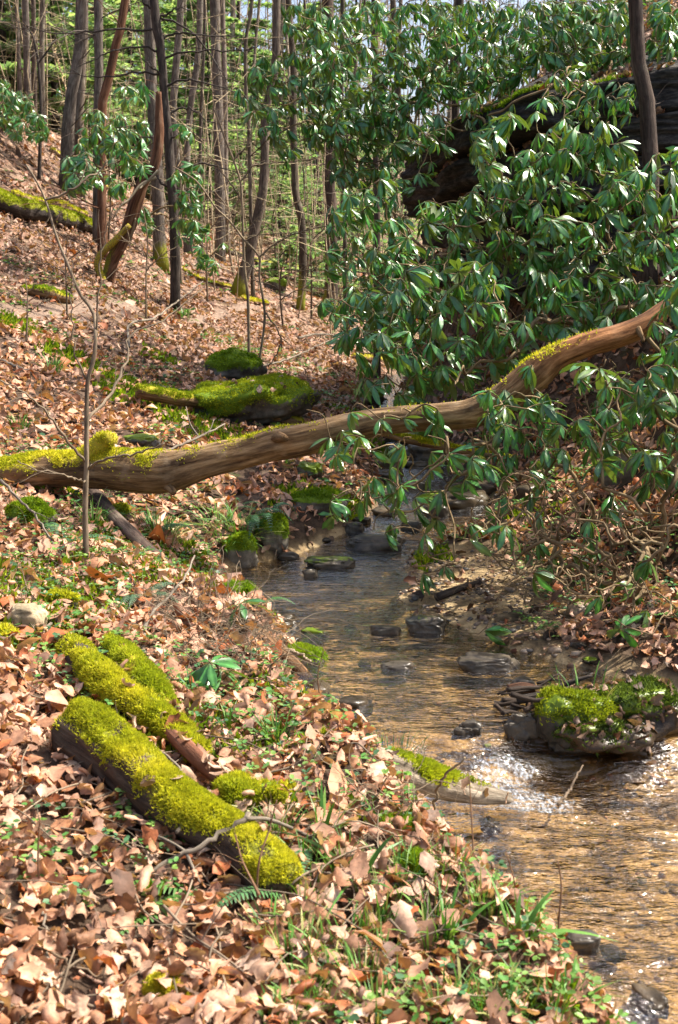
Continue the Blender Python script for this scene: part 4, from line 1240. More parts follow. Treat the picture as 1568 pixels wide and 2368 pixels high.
def rhodo(label, roots, regions, seed, leaflen=(.12, .185), stems=3, group=None, maxobj=290, droop=(.40, 1.3), wander=.10, stem_r=.016, thin=.0028):
    """roots: points where stems leave the ground; regions: (polygon in photo pixels, near, far, whorls, bare twigs)"""
    r_ = np.random.default_rng(seed)
    tg = []
    for poly, y0, y1, nw, nb in regions:
        us = [p[0] for p in poly]; vs = [p[1] for p in poly]
        got = []
        tries = 0
        while len(got) < nw + nb and tries < 20000:
            tries += 1
            u, v = r_.uniform(min(us), max(us)), r_.uniform(min(vs), max(vs))
            if not in_poly(poly, (u, v)): continue
            y = r_.uniform(y0, y1)
            p = P3(u, v, y)
            if p[2] < TZ(p[0], p[1]) + .08: continue
            if any(np.linalg.norm(p - q) < .11 for q, _ in got): continue
            got.append((p, len(got) < nw))
        tg += got
    roots = [np.asarray(r, float) for r in roots]
    c = np.mean([t[0] for t in tg], 0)
    nodes = []                                   # point, parent index
    for r in roots:
        nodes.append((r, -1))
    rt = thing('rhododendron', label, 'shrub', roots[0], group)
    def d_root(p): return min(np.linalg.norm(p - r) for r in roots)
    tg.sort(key=lambda t: d_root(t[0]))
    whorls = []
    NP = np.array([n[0] for n in nodes])
    for p, leafy in tg:
        dn = np.linalg.norm(NP - p, axis=1)
        dr = np.array([d_root(q) for q in NP[-400:]]) if False else None
        cost = dn + .0
        k = int(np.argmin(cost))
        q = NP[k]
        L = np.linalg.norm(p - q)
        nseg = max(2, int(L / .13))
        prev = k
        sag = r_.normal(0, wander, 3) * L
        for j in range(1, nseg + 1):
            t = j / nseg
            x = q * (1 - t) + p * t + sag * math.sin(math.pi * t) + r_.normal(0, .018, 3) * (j < nseg) + np.array([0, 0, .10 * L * math.sin(math.pi * t)])
            nodes.append((x, prev))
            prev = len(nodes) - 1
        NP = np.array([n[0] for n in nodes])
        if leafy: whorls.append((prev, nodes[nodes[prev][1]][0]))
    n = len(nodes)
    desc = np.zeros(n)
    kids = [[] for _ in range(n)]
    for i in range(n - 1, -1, -1):
        if not kids[i]: desc[i] = 1
        pa = nodes[i][1]
        if pa >= 0:
            desc[pa] += desc[i]; kids[pa].append(i)
    rad = np.minimum(thin * np.sqrt(desc + .6), stem_r)
    # chains: follow the strongest child
    chains = []
    stack = [(i, None) for i in range(len(roots))]
    while stack:
        i, pa = stack.pop()
        ch = ([pa] if pa is not None else []) + [i]
        while kids[ch[-1]]:
            ks = sorted(kids[ch[-1]], key=lambda a: -desc[a])
            for e in ks[1:]: stack.append((e, ch[-1]))
            ch.append(ks[0])
        chains.append(ch)
    chains.sort(key=lambda c_: -len(c_))
    gt = Geo()
    for k, ch in enumerate(chains):
        if len(ch) < 2: continue
        PR = np.array([[*nodes[i][0], rad[i]] for i in ch])
        if len(ch) > 2: PR = spline(PR, len(ch) * 2)
        PR[:, 3] = np.clip(PR[:, 3], thin * .8, None)
        V, F, ST, _ = tube(PR[:, :3], PR[:, 3], 7 if k < 30 else 4, cap=k < 30)
        tint = r_.uniform(.75, 1.35)
        a = (tint, tint * .97, tint * .9, float(np.clip(r_.normal(.08, .14), 0, .38)))
        if k < 30:
            Geo().add(V, F, a, ST).obj('branch', M['rhodo_stem'], rt)
        else:
            gt.add(V, F, a, ST)
    if gt.n: gt.obj('twigs', M['rhodo_stem'], rt, 'stuff')
    # leaves in whorls
    out = []
    for wi, q in whorls:
        p = nodes[wi][0]
        ax = p - q
        ax = ax / (np.linalg.norm(ax) + 1e-6) * .55 + np.array([0, 0, .75]) + r_.normal(0, .18, 3)
        ax /= np.linalg.norm(ax)
        e1 = np.cross(ax, [0, 1, .1]); e1 /= np.linalg.norm(e1)
        e2 = np.cross(ax, e1)
        nlv = int(r_.integers(6, 11))
        a0 = r_.uniform(0, 6.28)
        dr = r_.uniform(*droop)
        Lw = r_.uniform(*leaflen)
        for j in range(nlv):
            az = a0 + j * 2.399 + r_.normal(0, .15)
            dd = dr + r_.normal(0, .18) - (j > 6) * .35
            rad_ = e1 * math.cos(az) + e2 * math.sin(az)
            X = rad_ * math.cos(dd) - ax * math.sin(dd)
            X = X + np.array([0, 0, -.12]); X /= np.linalg.norm(X)
            Z = rad_ * math.sin(dd) + ax * math.cos(dd)
            Y = np.cross(Z, X); Y /= np.linalg.norm(Y)
            ro = r_.normal(0, .25)
            Z = np.cross(X, Y)
            Y, Z = Y * math.cos(ro) + Z * math.sin(ro), Z * math.cos(ro) - Y * math.sin(ro)
            L = Lw * r_.uniform(.72, 1.12)
            Rm = np.column_stack([X, Y, Z]) * L
            out.append((np.linalg.norm(p - [0, 0, CAM_Z]), Rm, p + X * .008, int(r_.integers(0, len(LEAVES)))))
    def inview(p):
        yy = p[1] * math.cos(PITCH) - (p[2] - CAM_Z) * math.sin(PITCH)
        vv = (p[2] - CAM_Z) * math.cos(PITCH) + p[1] * math.sin(PITCH)
        return abs(p[0] / yy) < .30 and abs(vv / yy) < .45
    out.sort(key=lambda o: o[0] + (0 if inview(o[2]) else 100))
    base = np.array(rt.location)
    for dist, Rm, p, k in out[:maxobj]:
        o = bpy.data.objects.new('leaf', LEAF_ME[k])
        m4 = np.eye(4); m4[:3, :3] = Rm; m4[:3, 3] = p - base
        o.parent = rt
        o.matrix_local = Matrix(m4.tolist())
        COL.objects.link(o)
    g = Geo()
    for dist, Rm, p, k in out[maxobj:]:
        V, F, C = LEAVES_LO[k]
        g.add(V @ Rm.T + p, F, C, V * .15)
    if g.n: g.obj('foliage', M['leaf_green'], rt, 'stuff')
    return rt

def gr(x, y): return np.array([x, y, float(TZ(x, y)) - .03])

RG = 'rhododendrons'
# over the creek and across the top of the rock
rhodo('rhododendron spray reaching left over the creek in front of the slim trunks', [gr(1.9, 13.2)], [([(545, 210), (600, 130), (700, 90), (790, 120), (800, 310), (720, 330), (660, 380), (570, 260)], 12.4, 13.6, 124, 4), ([(640, 0), (760, 0), (740, 110), (660, 60)], 12.6, 13.4, 29, 0)], 11, group=RG)
rhodo('tall rhododendron filling the top centre with dense hanging leaves', [gr(2.3, 14.2), gr(2.6, 13.8)], [([(700, 20), (880, 0), (1020, 0), (1040, 150), (980, 250), (860, 300), (760, 280)], 12.4, 14.6, 300, 0), ([(780, 260), (980, 230), (960, 330), (840, 440), (760, 400)], 12.4, 14.0, 130, 6)], 12, group=RG)
rhodo('rhododendron on the leafy shelf above the rock, left of the dark hemlock trunk', [gr(3.6, 14.6), P3(1150, 250, 13.6)], [([(1010, 0), (1250, 0), (1260, 130), (1180, 210), (1060, 240), (990, 200)], 12.6, 15.0, 290, 4)], 13, group=RG)
rhodo('rhododendron crowding the dark hemlock trunk at the top of the rock', [P3(1400, 190, 12.6)], [([(1240, 0), (1462, 0), (1462, 170), (1380, 200), (1250, 130)], 12.0, 13.8, 250, 2), ([(1505, 0), (1600, 0), (1600, 120), (1510, 130)], 11.4, 12.8, 48, 0)], 14, group=RG)
rhodo('rhododendron hanging across the left end of the rock outcrop', [P3(1130, 262, 12.9), P3(1000, 310, 13.8)], [([(900, 300), (1010, 250), (1120, 210), (1280, 190), (1270, 250), (1120, 330), (1000, 400), (930, 470), (890, 420)], 11.6, 12.8, 60, 8), ([(1270, 150), (1460, 150), (1460, 220), (1300, 240)], 11.0, 11.6, 16, 2), ([(1230, 200), (1475, 190), (1475, 285), (1300, 300)], 10.5, 11.2, 24, 3)], 29, group=RG)
# hanging down beside the creek
rhodo('rhododendron drooping beside the stout brown trunk, small crowded leaves', [gr(1.75, 11.8)], [([(800, 420), (900, 380), (960, 560), (1000, 700), (900, 720), (800, 700), (740, 740), (745, 480)], 10.4, 12.0, 124, 12), ([(740, 690), (900, 660), (960, 720), (900, 800), (780, 790)], 9.2, 10.4, 54, 6), ([(850, 570), (1010, 560), (1020, 720), (900, 700)], 11.0, 12.2, 48, 10)], 15, group=RG)
# main mass in front of the rock
rhodo('rhododendron arching in front of the rock face with shining drooped leaves', [gr(2.9, 10.0), gr(2.4, 10.2)], [([(1090, 330), (1180, 240), (1290, 260), (1400, 280), (1470, 330), (1480, 420), (1400, 480), (1240, 470), (1120, 430)], 8.9, 9.9, 105, 4), ([(960, 470), (1090, 420), (1240, 480), (1180, 600), (1010, 600)], 9.0, 10.2, 68, 8)], 16, group=RG, leaflen=(.13, .205))
rhodo('rhododendron at the right edge below the hemlock trunk', [gr(3.0, 9.0)], [([(1400, 430), (1500, 360), (1600, 330), (1600, 580), (1500, 620), (1420, 560)], 8.2, 9.4, 63, 6), ([(1230, 500), (1400, 490), (1440, 620), (1300, 660), (1220, 600)], 8.6, 9.6, 52, 6)], 17, group=RG, leaflen=(.13, .205))
rhodo('broad rhododendron whose glossy leaves hang behind the fallen trunk', [gr(2.1, 8.9), gr(2.5, 8.6)], [([(900, 620), (1060, 590), (1230, 600), (1260, 740), (1200, 820), (1080, 900), (960, 880), (880, 780)], 8.0, 9.3, 119, 24), ([(1230, 620), (1500, 640), (1560, 660), (1480, 720), (1330, 770), (1250, 760)], 8.0, 9.2, 70, 14), ([(800, 740), (960, 740), (1010, 880), (940, 930), (830, 900)], 8.0, 9.2, 34, 14)], 18, group=RG, leaflen=(.13, .205))
# below the fallen trunk
rhodo('sparse rhododendron hanging leaf clusters low over the creek under the fallen trunk', [gr(1.75, 7.6), gr(1.95, 7.3)], [([(760, 1000), (900, 1010), (1060, 1000), (1100, 1100), (1040, 1200), (960, 1250), (860, 1230), (740, 1190), (790, 1110)], 6.7, 7.6, 40, 26), ([(700, 945), (800, 930), (1010, 930), (1080, 960), (1000, 980), (780, 1010)], 7.0, 7.2, 7, 2), ([(960, 1270), (1050, 1280), (1050, 1330), (960, 1330)], 6.6, 7.2, 2, 4), ([(1060, 960), (1250, 900), (1330, 1010), (1250, 1120), (1100, 1100)], 6.6, 7.4, 38, 30), ([(1090, 900), (1260, 820), (1300, 900), (1150, 990)], 6.75, 7.05, 8, 2)], 19, group=RG, leaflen=(.11, .165), thin=.0028, wander=.14, stem_r=.013)
rhodo('rhododendron with crooked mossy stems sprawling over the right bank', [gr(2.02, 6.9), gr(2.2, 7.1), gr(1.8, 6.6)], [([(1340, 840), (1580, 790), (1600, 1080), (1500, 1130), (1400, 1080), (1330, 1000)], 6.2, 7.6, 64, 50), ([(1580, 560), (1800, 560), (1800, 1250), (1600, 1250)], 5.6, 7.6, 85, 10), ([(1150, 1090), (1400, 1120), (1560, 1180), (1540, 1330), (1350, 1360), (1180, 1330), (1060, 1240)], 6.0, 7.2, 24, 230), ([(1270, 1330), (1460, 1340), (1590, 1420), (1590, 1560), (1440, 1480)], 5.7, 6.6, 6, 50), ([(1060, 1430), (1120, 1430), (1120, 1460), (1060, 1460)], 6.1, 6.3, 1, 1), ([(1500, 700), (1600, 640), (1600, 820), (1520, 820)], 6.8, 7.6, 9, 2), ([(1535, 640), (1620, 620), (1620, 800), (1540, 790)], 6.6, 7.1, 12, 2)], 20, group=RG, leaflen=(.11, .17), thin=.0027, wander=.16, stem_r=.016)  # second region: unseen thicket added past the right edge to shade the bank
# up the slope on the left
rhodo('small rhododendron on the slope before the lichen-splotched trunk', [G(215, 430), G(265, 440)], [([(160, 270), (230, 250), (260, 290), (340, 290), (330, 400), (280, 440), (200, 420), (150, 440)], 15.2, 16.8, 83, 6), ([(285, 195), (340, 185), (335, 240), (290, 235)], 15.4, 16, 9, 0)], 21, group=RG, leaflen=(.15, .21))
rhodo('low rhododendron at the foot of the dark dead-branched tree', [G(430, 560)], [([(400, 280), (450, 280), (450, 310), (405, 310)], 17, 18, 5, 0), ([(405, 440), (480, 430), (490, 545), (410, 550)], 16.6, 18, 35, 2), ([(320, 470), (345, 480), (350, 560), (325, 560)], 17.4, 18.4, 10, 0), ([(400, 370), (480, 380), (480, 420), (400, 420)], 17, 18, 12, 0)], 22, group=RG, leaflen=(.15, .20))
rhodo('tiny rhododendron seedling with yellowish leaves beside the straight thick trunk', [G(478, 640)], [([(450, 570), (520, 560), (520, 620), (460, 630)], 19.0, 20, 12, 0)], 23, group=RG, leaflen=(.16, .20))
rhodo('rhododendron thicket high on the slope at the edge of the woods', [G(60, 320), G(20, 300), G(100, 330)], [([(-20, 160), (30, 190), (70, 230), (125, 320), (60, 320), (-20, 290)], 19.5, 22.5, 162, 2)], 24, group=RG, leaflen=(.14, .19))
rhodo('rhododendron scattered up the slope between the leaning pair and the grey trunk', [G(270, 330)], [([(200, 250), (350, 270), (350, 340), (260, 350), (200, 320)], 19, 22, 54, 0), ([(130, 200), (190, 230), (200, 300), (140, 290)], 24, 26, 29, 0)], 25, group=RG, leaflen=(.15, .19))
# seedlings by the water
rhodo('large-leaved rhododendron seedling on the near bank below the pool log', [G(455, 1600)], [([(450, 1530), (500, 1520), (520, 1550), (470, 1570)], 4.72, 4.82, 2, 0)], 26, group=RG, leaflen=(.17, .20), droop=(.1, .3))
def seedling(label, u, v, h, spots, seed):
    b = G(u, v)
    y = b[1]
    rhodo(label, [b - [0, 0, .02]], [([(a - 3, c - 3), (a + 3, c - 3), (a + 3, c + 3), (a - 3, c + 3)], y - .02, y + .02, 1, 0) for a, c in spots], seed, group=RG, leaflen=(.14, .17), droop=(.2, .6))
seedling('little rhododendron seedling overhanging the pool edge', 560, 1450, .2, [(556, 1395), (545, 1420)], 27)
# ------------------------------------------------------------------ dead leaves
LC = np.array([(.34, .20, .125), (.38, .24, .16), (.28, .15, .082), (.20, .10, .052), (.43, .30, .215), (.25, .085, .03), (.13, .08, .055), (.36, .22, .145), (.30, .205, .15)])
LP = np.array([.20, .17, .15, .10, .10, .06, .08, .09, .05])

def dead_leaf(seed, nl=5, nw=2, lobes=True):
    """a dry curled leaf, 1 long, lying along X"""
    r_ = np.random.default_rng(seed)
    t = np.linspace(0, 1, nl + 1)
    nlobe = r_.uniform(2.3, 3.6)
    hw = r_.uniform(.22, .36) * np.sin(np.clip(t * .92 + .06, 0, 1) * math.pi) ** .75
    if lobes: hw = hw * (1 + .34 * np.sin(t * nlobe * 6.283 + r_.uniform(0, 6)))
    s = np.linspace(-1, 1, nw + 1)
    X = np.broadcast_to(t[:, None] - .5, (nl + 1, nw + 1)).copy()
    Y = hw[:, None] * s[None]
    X += .10 * np.abs(s)[None] * r_.uniform(-1, 1)
    roll = r_.normal(0, 3.6) if r_.random() < .8 else r_.normal(0, .9)        # curl across
    bend = r_.normal(0, 1.8)                                                   # curl along
    k = roll if abs(roll) > .1 else .1
    Yc = np.sin(Y * k * 1.6) / (k * 1.6)
    Z = (1 - np.cos(Y * k * 1.6)) / (k * 1.6)
    kb = bend if abs(bend) > .1 else .1
    Xc = np.sin(X * kb) / kb
    Z = Z + (1 - np.cos(X * kb)) / kb
    tw = r_.normal(0, .9) * X
    Y2 = Yc * np.cos(tw) - Z * np.sin(tw)
    Z2 = Yc * np.sin(tw) + Z * np.cos(tw)
    Z2 = Z2 + r_.normal(0, .022, Z2.shape)
    V = np.stack([Xc, Y2, Z2], -1).reshape(-1, 3)
    V[:, 2] -= V[:, 2].min()
    i = np.arange(nl)[:, None] * (nw + 1) + np.arange(nw)[None]
    F = np.stack([i, i + nw + 1, i + nw + 2, i + 1], -1).reshape(-1, 4)
    c = np.ones((nl + 1, nw + 1, 4)); c[..., 3] = 0
    c[..., :3] *= (1 + .12 * r_.normal(0, 1, (nl + 1, nw + 1, 1)))
    if nw >= 2: c[:, nw // 2, :3] *= 1.25
    return V, F, c.reshape(-1, 4)

def terrain_normal(x, y, e=.06):
    zx = (TZ(x + e, y) - TZ(x - e, y)) / (2 * e)
    zy = (TZ(x, y + e) - TZ(x, y - e)) / (2 * e)
    n = np.stack([-zx, -zy, np.ones_like(zx)], -1)
    return n / np.linalg.norm(n, axis=-1)[..., None]

def frames(n, r_, tilt):
    k = len(n)
    Z = n + r_.normal(0, tilt, (k, 3))
    Z /= np.linalg.norm(Z, axis=1)[:, None]
    X = np.cross(Z, r_.normal(0, 1, (k, 3)))
    X /= np.linalg.norm(X, axis=1)[:, None]
    Y = np.cross(Z, X)
    return np.stack([X, Y, Z], -1)         # columns

def scatter_xy(y0, y1, per_m2, r_, margin=1.0):
    area = (y1 - y0) * (2 * margin + .33 * (y0 + y1))
    n = int(area * per_m2)
    y = r_.uniform(y0, y1, n * 2)
    W = margin + .33 * y
    keep = r_.random(n * 2) < W / W.max()
    y = y[keep][:n]
    x = r_.uniform(-1, 1, len(y)) * (margin + .33 * y)
    return x, y

def litter_keep(x, y, z, r_):
    wl = WZ(y)
    sand, path = ground_zones(x, y, z)
    p = np.clip((z - wl - .0) / .10, 0, 1)
    p = p * (1 - .93 * path) * (1 - .75 * ((sand > .3))) * np.where((x > .3) & (x < 1.25) & (y > 6.2) & (y < 8.3) & (z < wl + .12), .12, 1)
    moss = vn(np.stack([x * 1.4, y * 1.4, x * 0], -1), 61)
    p = p * np.clip(1.25 - .9 * np.clip(moss - .25, 0, 1), .3, 1)
    return r_.random(len(x)) < p

def place_leaves(g, T, x, y, z, size, r_, tilt, lift, tone=1.0):
    n = terrain_normal(x, y)
    R = frames(n, r_, tilt)
    idx = r_.integers(0, len(T), len(x))
    sz = size * np.exp(r_.normal(0, .28, len(x)))
    col = LC[r_.choice(len(LC), len(x), p=LP / LP.sum())] * r_.uniform(.7, 1.3, (len(x), 1)) * np.asarray(tone)
    pos = np.stack([x, y, z + r_.random(len(x)) ** 1.5 * lift], -1)
    for k, (V, F, C) in enumerate(T):
        m = np.where(idx == k)[0]
        if not len(m): continue
        VV = np.einsum('nij,vj->nvi', R[m] * sz[m, None, None], V) + pos[m, None, :]
        CC = C[None, :, :3] * col[m, None, :]
        CC = np.concatenate([CC, np.zeros(CC.shape[:2] + (1,))], -1)
        FF = (F[None] + (np.arange(len(m)) * len(V))[:, None, None]).reshape(-1, F.shape[1])
        STT = np.broadcast_to(V[None] * .1 + pos[m, None, :], VV.shape).reshape(-1, 3)
        g.add(VV.reshape(-1, 3), FF, CC.reshape(-1, 4), STT)

TN = [dead_leaf(500 + k, 5, 3) for k in range(30)]
TK = [dead_leaf(560 + k, 5, 2) for k in range(24)]
TM = [dead_leaf(600 + k, 3, 2) for k in range(16)]
TF = [dead_leaf(700 + k, 2, 2, False) for k in range(10)]
def litter():
    r_ = np.random.default_rng(21)
    g = Geo()
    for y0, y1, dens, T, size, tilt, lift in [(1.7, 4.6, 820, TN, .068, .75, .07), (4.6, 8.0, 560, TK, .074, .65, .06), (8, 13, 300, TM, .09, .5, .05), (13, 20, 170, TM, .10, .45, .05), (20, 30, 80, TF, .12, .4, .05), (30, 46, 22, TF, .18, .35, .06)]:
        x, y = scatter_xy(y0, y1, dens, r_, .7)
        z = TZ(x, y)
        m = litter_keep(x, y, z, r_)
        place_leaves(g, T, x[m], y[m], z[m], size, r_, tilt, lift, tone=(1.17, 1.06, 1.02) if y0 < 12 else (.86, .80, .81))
    # the same carpet goes on beyond the sides of the view
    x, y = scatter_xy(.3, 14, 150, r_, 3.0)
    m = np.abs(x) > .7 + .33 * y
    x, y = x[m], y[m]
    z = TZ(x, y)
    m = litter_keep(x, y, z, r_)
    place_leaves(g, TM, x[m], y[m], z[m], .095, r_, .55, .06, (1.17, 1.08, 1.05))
    # torn fragments between the leaves
    x, y = scatter_xy(1.8, 7.5, 480, r_, .5)
    z = TZ(x, y)
    m = litter_keep(x, y, z, r_)
    place_leaves(g, TF, x[m], y[m], z[m], .030, r_, .6, .06, (1.0, .92, .85))
    # wet dark leaves along the waterline and on the bed
    x, y = scatter_xy(2.5, 11, 60, r_, .5)
    z = TZ(x, y); wl = WZ(y)
    m = (np.abs(z - wl - .03) < .06)
    place_leaves(g, TN, x[m], y[m], z[m], .075, r_, .4, .02, .35)
    o = g.obj('leaf_litter', M['litter'], None, 'stuff')
    tag(o, 'carpet of dry tan and brown leaves over the banks and slope', 'leaf litter')
litter()

# the nearest dead leaves, one by one
def hero_leaves():
    r_ = np.random.default_rng(33)
    H = []
    for k in range(26):
        V, F, C = dead_leaf(900 + k, 12, 6)
        c = LC[r_.choice(len(LC), p=LP / LP.sum())] * r_.uniform(.85, 1.2)
        C = C.copy(); C[:, :3] *= c
        me = make_mesh('dead_leaf', V, F, C, V * .1)
        me.materials.append(M['litter'])
        H.append(me)
    n = 0
    for _ in range(4000):
        if n >= 270: break
        u, v = r_.uniform(-20, 1400), 2400 - 760 * r_.random() ** 1.4
        d = ray(u, v)
        q = G(u, v, 8)
        x, y, z = q
        if z < WZ(y) + .07: continue
        if u > 1000 and r_.random() < .5: continue
        o = bpy.data.objects.new('dead_leaf', H[int(r_.integers(len(H)))])
        COL.objects.link(o)
        nn = terrain_normal(np.array([x]), np.array([y]))
        R = frames(nn, r_, .45)[0] * r_.uniform(.06, .095)
        m4 = np.eye(4); m4[:3, :3] = R; m4[:3, 3] = (x, y, z + r_.uniform(.01, .055))
        o.matrix_world = Matrix(m4.tolist())
        tag(o, 'dry curled brown oak leaf lying loose on the nearest part of the bank', 'dead leaf', 'dead leaves lying on the near bank')
        n += 1
hero_leaves()

# dead leaves caught on the islet and on the rock shelf are part of the same litter
def litter_on(names, n, size, label, nzmin=.35, tone=1.0):
    from mathutils.bvhtree import BVHTree
    r_ = np.random.default_rng(len(label))
    dg = bpy.context.evaluated_depsgraph_get()
    g = Geo()
    bpy.context.view_layer.update()
    for o in list(bpy.data.objects):
        if o.type != 'MESH' or o.parent is None or o.parent.name not in names or o.get('kind') == 'stuff': continue
        me = o.data
        nv = len(me.vertices)
        co = np.empty(nv * 3, np.float32); me.vertices.foreach_get('co', co)
        co = co.reshape(-1, 3) + np.array(o.matrix_world.translation)
        no = np.empty(nv * 3, np.float32); me.vertices.foreach_get('normal', no)
        no = no.reshape(-1, 3)
        up = np.where(no[:, 2] > nzmin)[0]
        if not len(up): continue
        k = r_.choice(up, min(n, len(up) * 3))
        place = co[k] + r_.normal(0, .02, (len(k), 3)) * [1, 1, 0]
        R = frames(no[k], r_, .5)
        for q, Rm in zip(place, R):
            V, F, C = TN[int(r_.integers(len(TN)))]
            c = LC[r_.choice(len(LC), p=LP / LP.sum())] * r_.uniform(.6, 1.1) * tone
            CC = C.copy(); CC[:, :3] *= c
            g.add(V @ (Rm * size * r_.uniform(.6, 1.3)).T + q + [0, 0, .008], F, CC, V * .1 + q)
    if g.n:
        o = g.obj('leaf_litter', M['litter'], None, 'stuff')
        tag(o, label, 'leaf litter')
litter_on({'islet'}, 420, .06, 'wet dead leaves caught on the mossy islet', .0, .6)
litter_on({'rock_outcrop'}, 420, .11, 'dead leaves lying on ledges of the dark rock outcrop', .86, .8)
mr = [o.name for o in bpy.data.objects if o.get('label', '').startswith('long slab boulder')]
litter_on(set(mr), 60, .08, 'few dead leaves resting on the green slab boulder', .5)
litter_on({o.name for o in bpy.data.objects if o.get('label', '').startswith(('thickest of the near', 'thinner shaggy', 'lumpy yellow', 'weathered plank', 'decayed'))}, 9, .07, 'few dead leaves caught on the near mossy logs', .4)

# ------------------------------------------------------------------ gravel on the sand bar and bed
def gravel():
    r_ = np.random.default_rng(5)
    V0, F0 = ico(1)
    g = Geo()
    n = 0
    x = np.concatenate([r_.uniform(.25, 1.5, 5000), r_.uniform(-1.1, 2.6, 9000)])
    y = np.concatenate([r_.uniform(5.9, 8.2, 5000), r_.uniform(2.6, 10.5, 9000)])
    z = TZ(x, y); wl = WZ(y)
    s = np.exp(r_.normal(math.log(.011), .5, len(x)))
    ok = ((np.arange(len(x)) < 5000) & (z > wl - .04) & (z < wl + .13) & (r_.random(len(x)) < .35)) | ((np.arange(len(x)) >= 5000) & (z < wl + .04) & (vn(np.stack([x * 1.2, y * .9, x * 0], -1), 71) > .05) & (r_.random(len(x)) < .35))
    cols = np.array([(.30, .21, .13), (.20, .14, .09), (.12, .09, .065), (.38, .28, .19), (.26, .13, .06), (.08, .07, .06)])
    for i in np.where(ok)[0]:
        V = V0 * (1 + .2 * r_.normal(0, 1, (len(V0), 1))) * np.array([1, r_.uniform(.6, .9), r_.uniform(.35, .6)]) * s[i]
        a = r_.uniform(0, 6.28)
        V = np.column_stack([V[:, 0] * math.cos(a) - V[:, 1] * math.sin(a), V[:, 0] * math.sin(a) + V[:, 1] * math.cos(a), V[:, 2]])
        c = cols[r_.integers(len(cols))] * r_.uniform(.7, 1.2)
        g.add(V + [x[i], y[i], z[i] + s[i] * .15], F0, (*c, 0))
    o = g.obj('gravel', M['pebble'], None, 'stuff')
    tag(o, 'small brown pebbles on the sand bar and creek bed', 'gravel')
gravel()

# ------------------------------------------------------------------ sticks and saplings
def stick(label, pts, w0, w1, forks=(), mat='twig', name='stick', cat='stick', lift=.02, tint=(1, 1, 1), moss=.0, twigs=0, group=None):
    def W(p):
        if len(p) == 3: return P3(*p)
        q = G(*p); return q + [0, 0, lift + .012]
    A = np.array([W(p) for p in pts])
    y = A[:, 1].mean()
    rt = thing(name, label, cat, A[0], group)
    n = 22
    Q = spline(A, n)
    Q[1:-1] += rng.normal(0, .004, (n - 2, 3))
    V, F, ST, _ = tube(Q, np.linspace(px(w0, y), px(w1, y), n) / 2 * 1.03, 7, amp=.12, seed=int(abs(A[0, 0]) * 99))
    g = Geo().add(V, F, (*tint, moss), ST)
    for s in range(twigs):
        k = int(rng.integers(4, n))
        d = Q[k] - Q[k - 1]; d /= np.linalg.norm(d)
        add_branch(g, Q[k], d + rng.normal(0, .6, 3) + [0, 0, .1], rng.uniform(.08, .3), px(max(w1, 2), y) / 2 * .7, int(rng.integers(1e9)), 1, (*tint, 0), sides=4)
    g.obj('stem', M[mat], rt)
    for f in forks:
        fp, a, b = f
        B = np.array([W(p) for p in fp])
        Q = spline(B, 16)
        V, F, ST, _ = tube(Q, np.linspace(px(a, y), px(b, y), 16) / 2, 6, amp=.1)
        Geo().add(V, F, (*tint, moss), ST).obj('branch', M[mat], rt)
    return rt

stick('long pale lichen-flecked forked stick lying across the lower end of the thickest mossy log', [(205, 2070, 3.0), (290, 2050, 3.05), (380, 1995, 3.12), (450, 1965, 3.15), (500, 1935, 3.17), (560, 1900, 3.2), (576, 1880, 3.22)], 9, 15, [(([(568, 1893, 3.2), (620, 1895, 3.25), (680, 1918, 3.25), (745, 1950, 3.2)]), 13, 7), (([(430, 1972, 3.15), (448, 2010, 3.08), (462, 2040, 3.0)]), 10, 5), (([(225, 1905, 3.3), (300, 1915, 3.3), (380, 1940, 3.2), (432, 1970, 3.15)]), 5, 8)], mat='twig')
stick('curved grey twig draped over the top of the thickest mossy log', [(210, 1735, 3.75), (300, 1718, 3.8), (390, 1752, 3.72), (440, 1830, 3.45), (442, 1880, 3.32), (408, 1925, 3.2)], 5, 8, mat='twig')
stick('long pale crooked stick reaching up the bank from the shaggy log', [(285, 1590, 4.75), (330, 1500, 5.0), (335, 1450, 5.2), (365, 1400, 5.45), (420, 1345, 5.75), (450, 1285, 6.0)], 11, 5, [(([(330, 1500, 5.0), (360, 1560, 4.85), (400, 1650, 4.5)]), 7, 7), (([(335, 1460, 5.2), (290, 1500, 5.05), (200, 1540, 4.9)]), 5, 3)])
stick('pale bent stick with a forked end beside the bare pale stone', [(90, 1512), (118, 1460), (158, 1432)], 8, 8, [(([(118, 1460), (100, 1440), (84, 1420)]), 5, 3), (([(88, 1510), (60, 1475), (40, 1440)]), 5, 3)])
stick('thin pale stick crossing the litter below the pale sapling', [(10, 1300), (120, 1290), (200, 1330), (255, 1345), (305, 1400)], 5, 5, twigs=3)
stick('grey dead branch slanting over the litter left of the bare log', [(0, 1110, 6.8), (70, 1180, 6.6), (110, 1235, 6.4), (140, 1290, 6.2)], 7, 4, twigs=3)
stick('long arching dry stick on the nearest bank beside the water', [(720, 2250), (800, 2260), (880, 2240), (960, 2190), (1010, 2150)], 11, 6, twigs=2)
stick('dark straight stick sliding down the nearest bank to the water', [(1010, 2110, 3.3), (1080, 2190, 3.1), (1170, 2260, 2.95), (1270, 2340, 2.8), (1330, 2400, 2.7)], 9, 13, tint=(.8, .7, .62))
stick('thin dry stick lying along the bank above the lower pool', [(640, 2040), (760, 2048), (850, 2060), (960, 2080), (1010, 2110)], 6, 7, twigs=2)
stick('broken dry stick pointing at the camera among the nearest leaves', [(920, 2220, 3.0), (990, 2300, 2.85), (1060, 2400, 2.7)], 9, 13, tint=(.9, .7, .5))
stick('short straw-coloured stick upright in the litter near the bottom corner', [(100, 2140), (110, 2200), (112, 2260)], 7, 8)
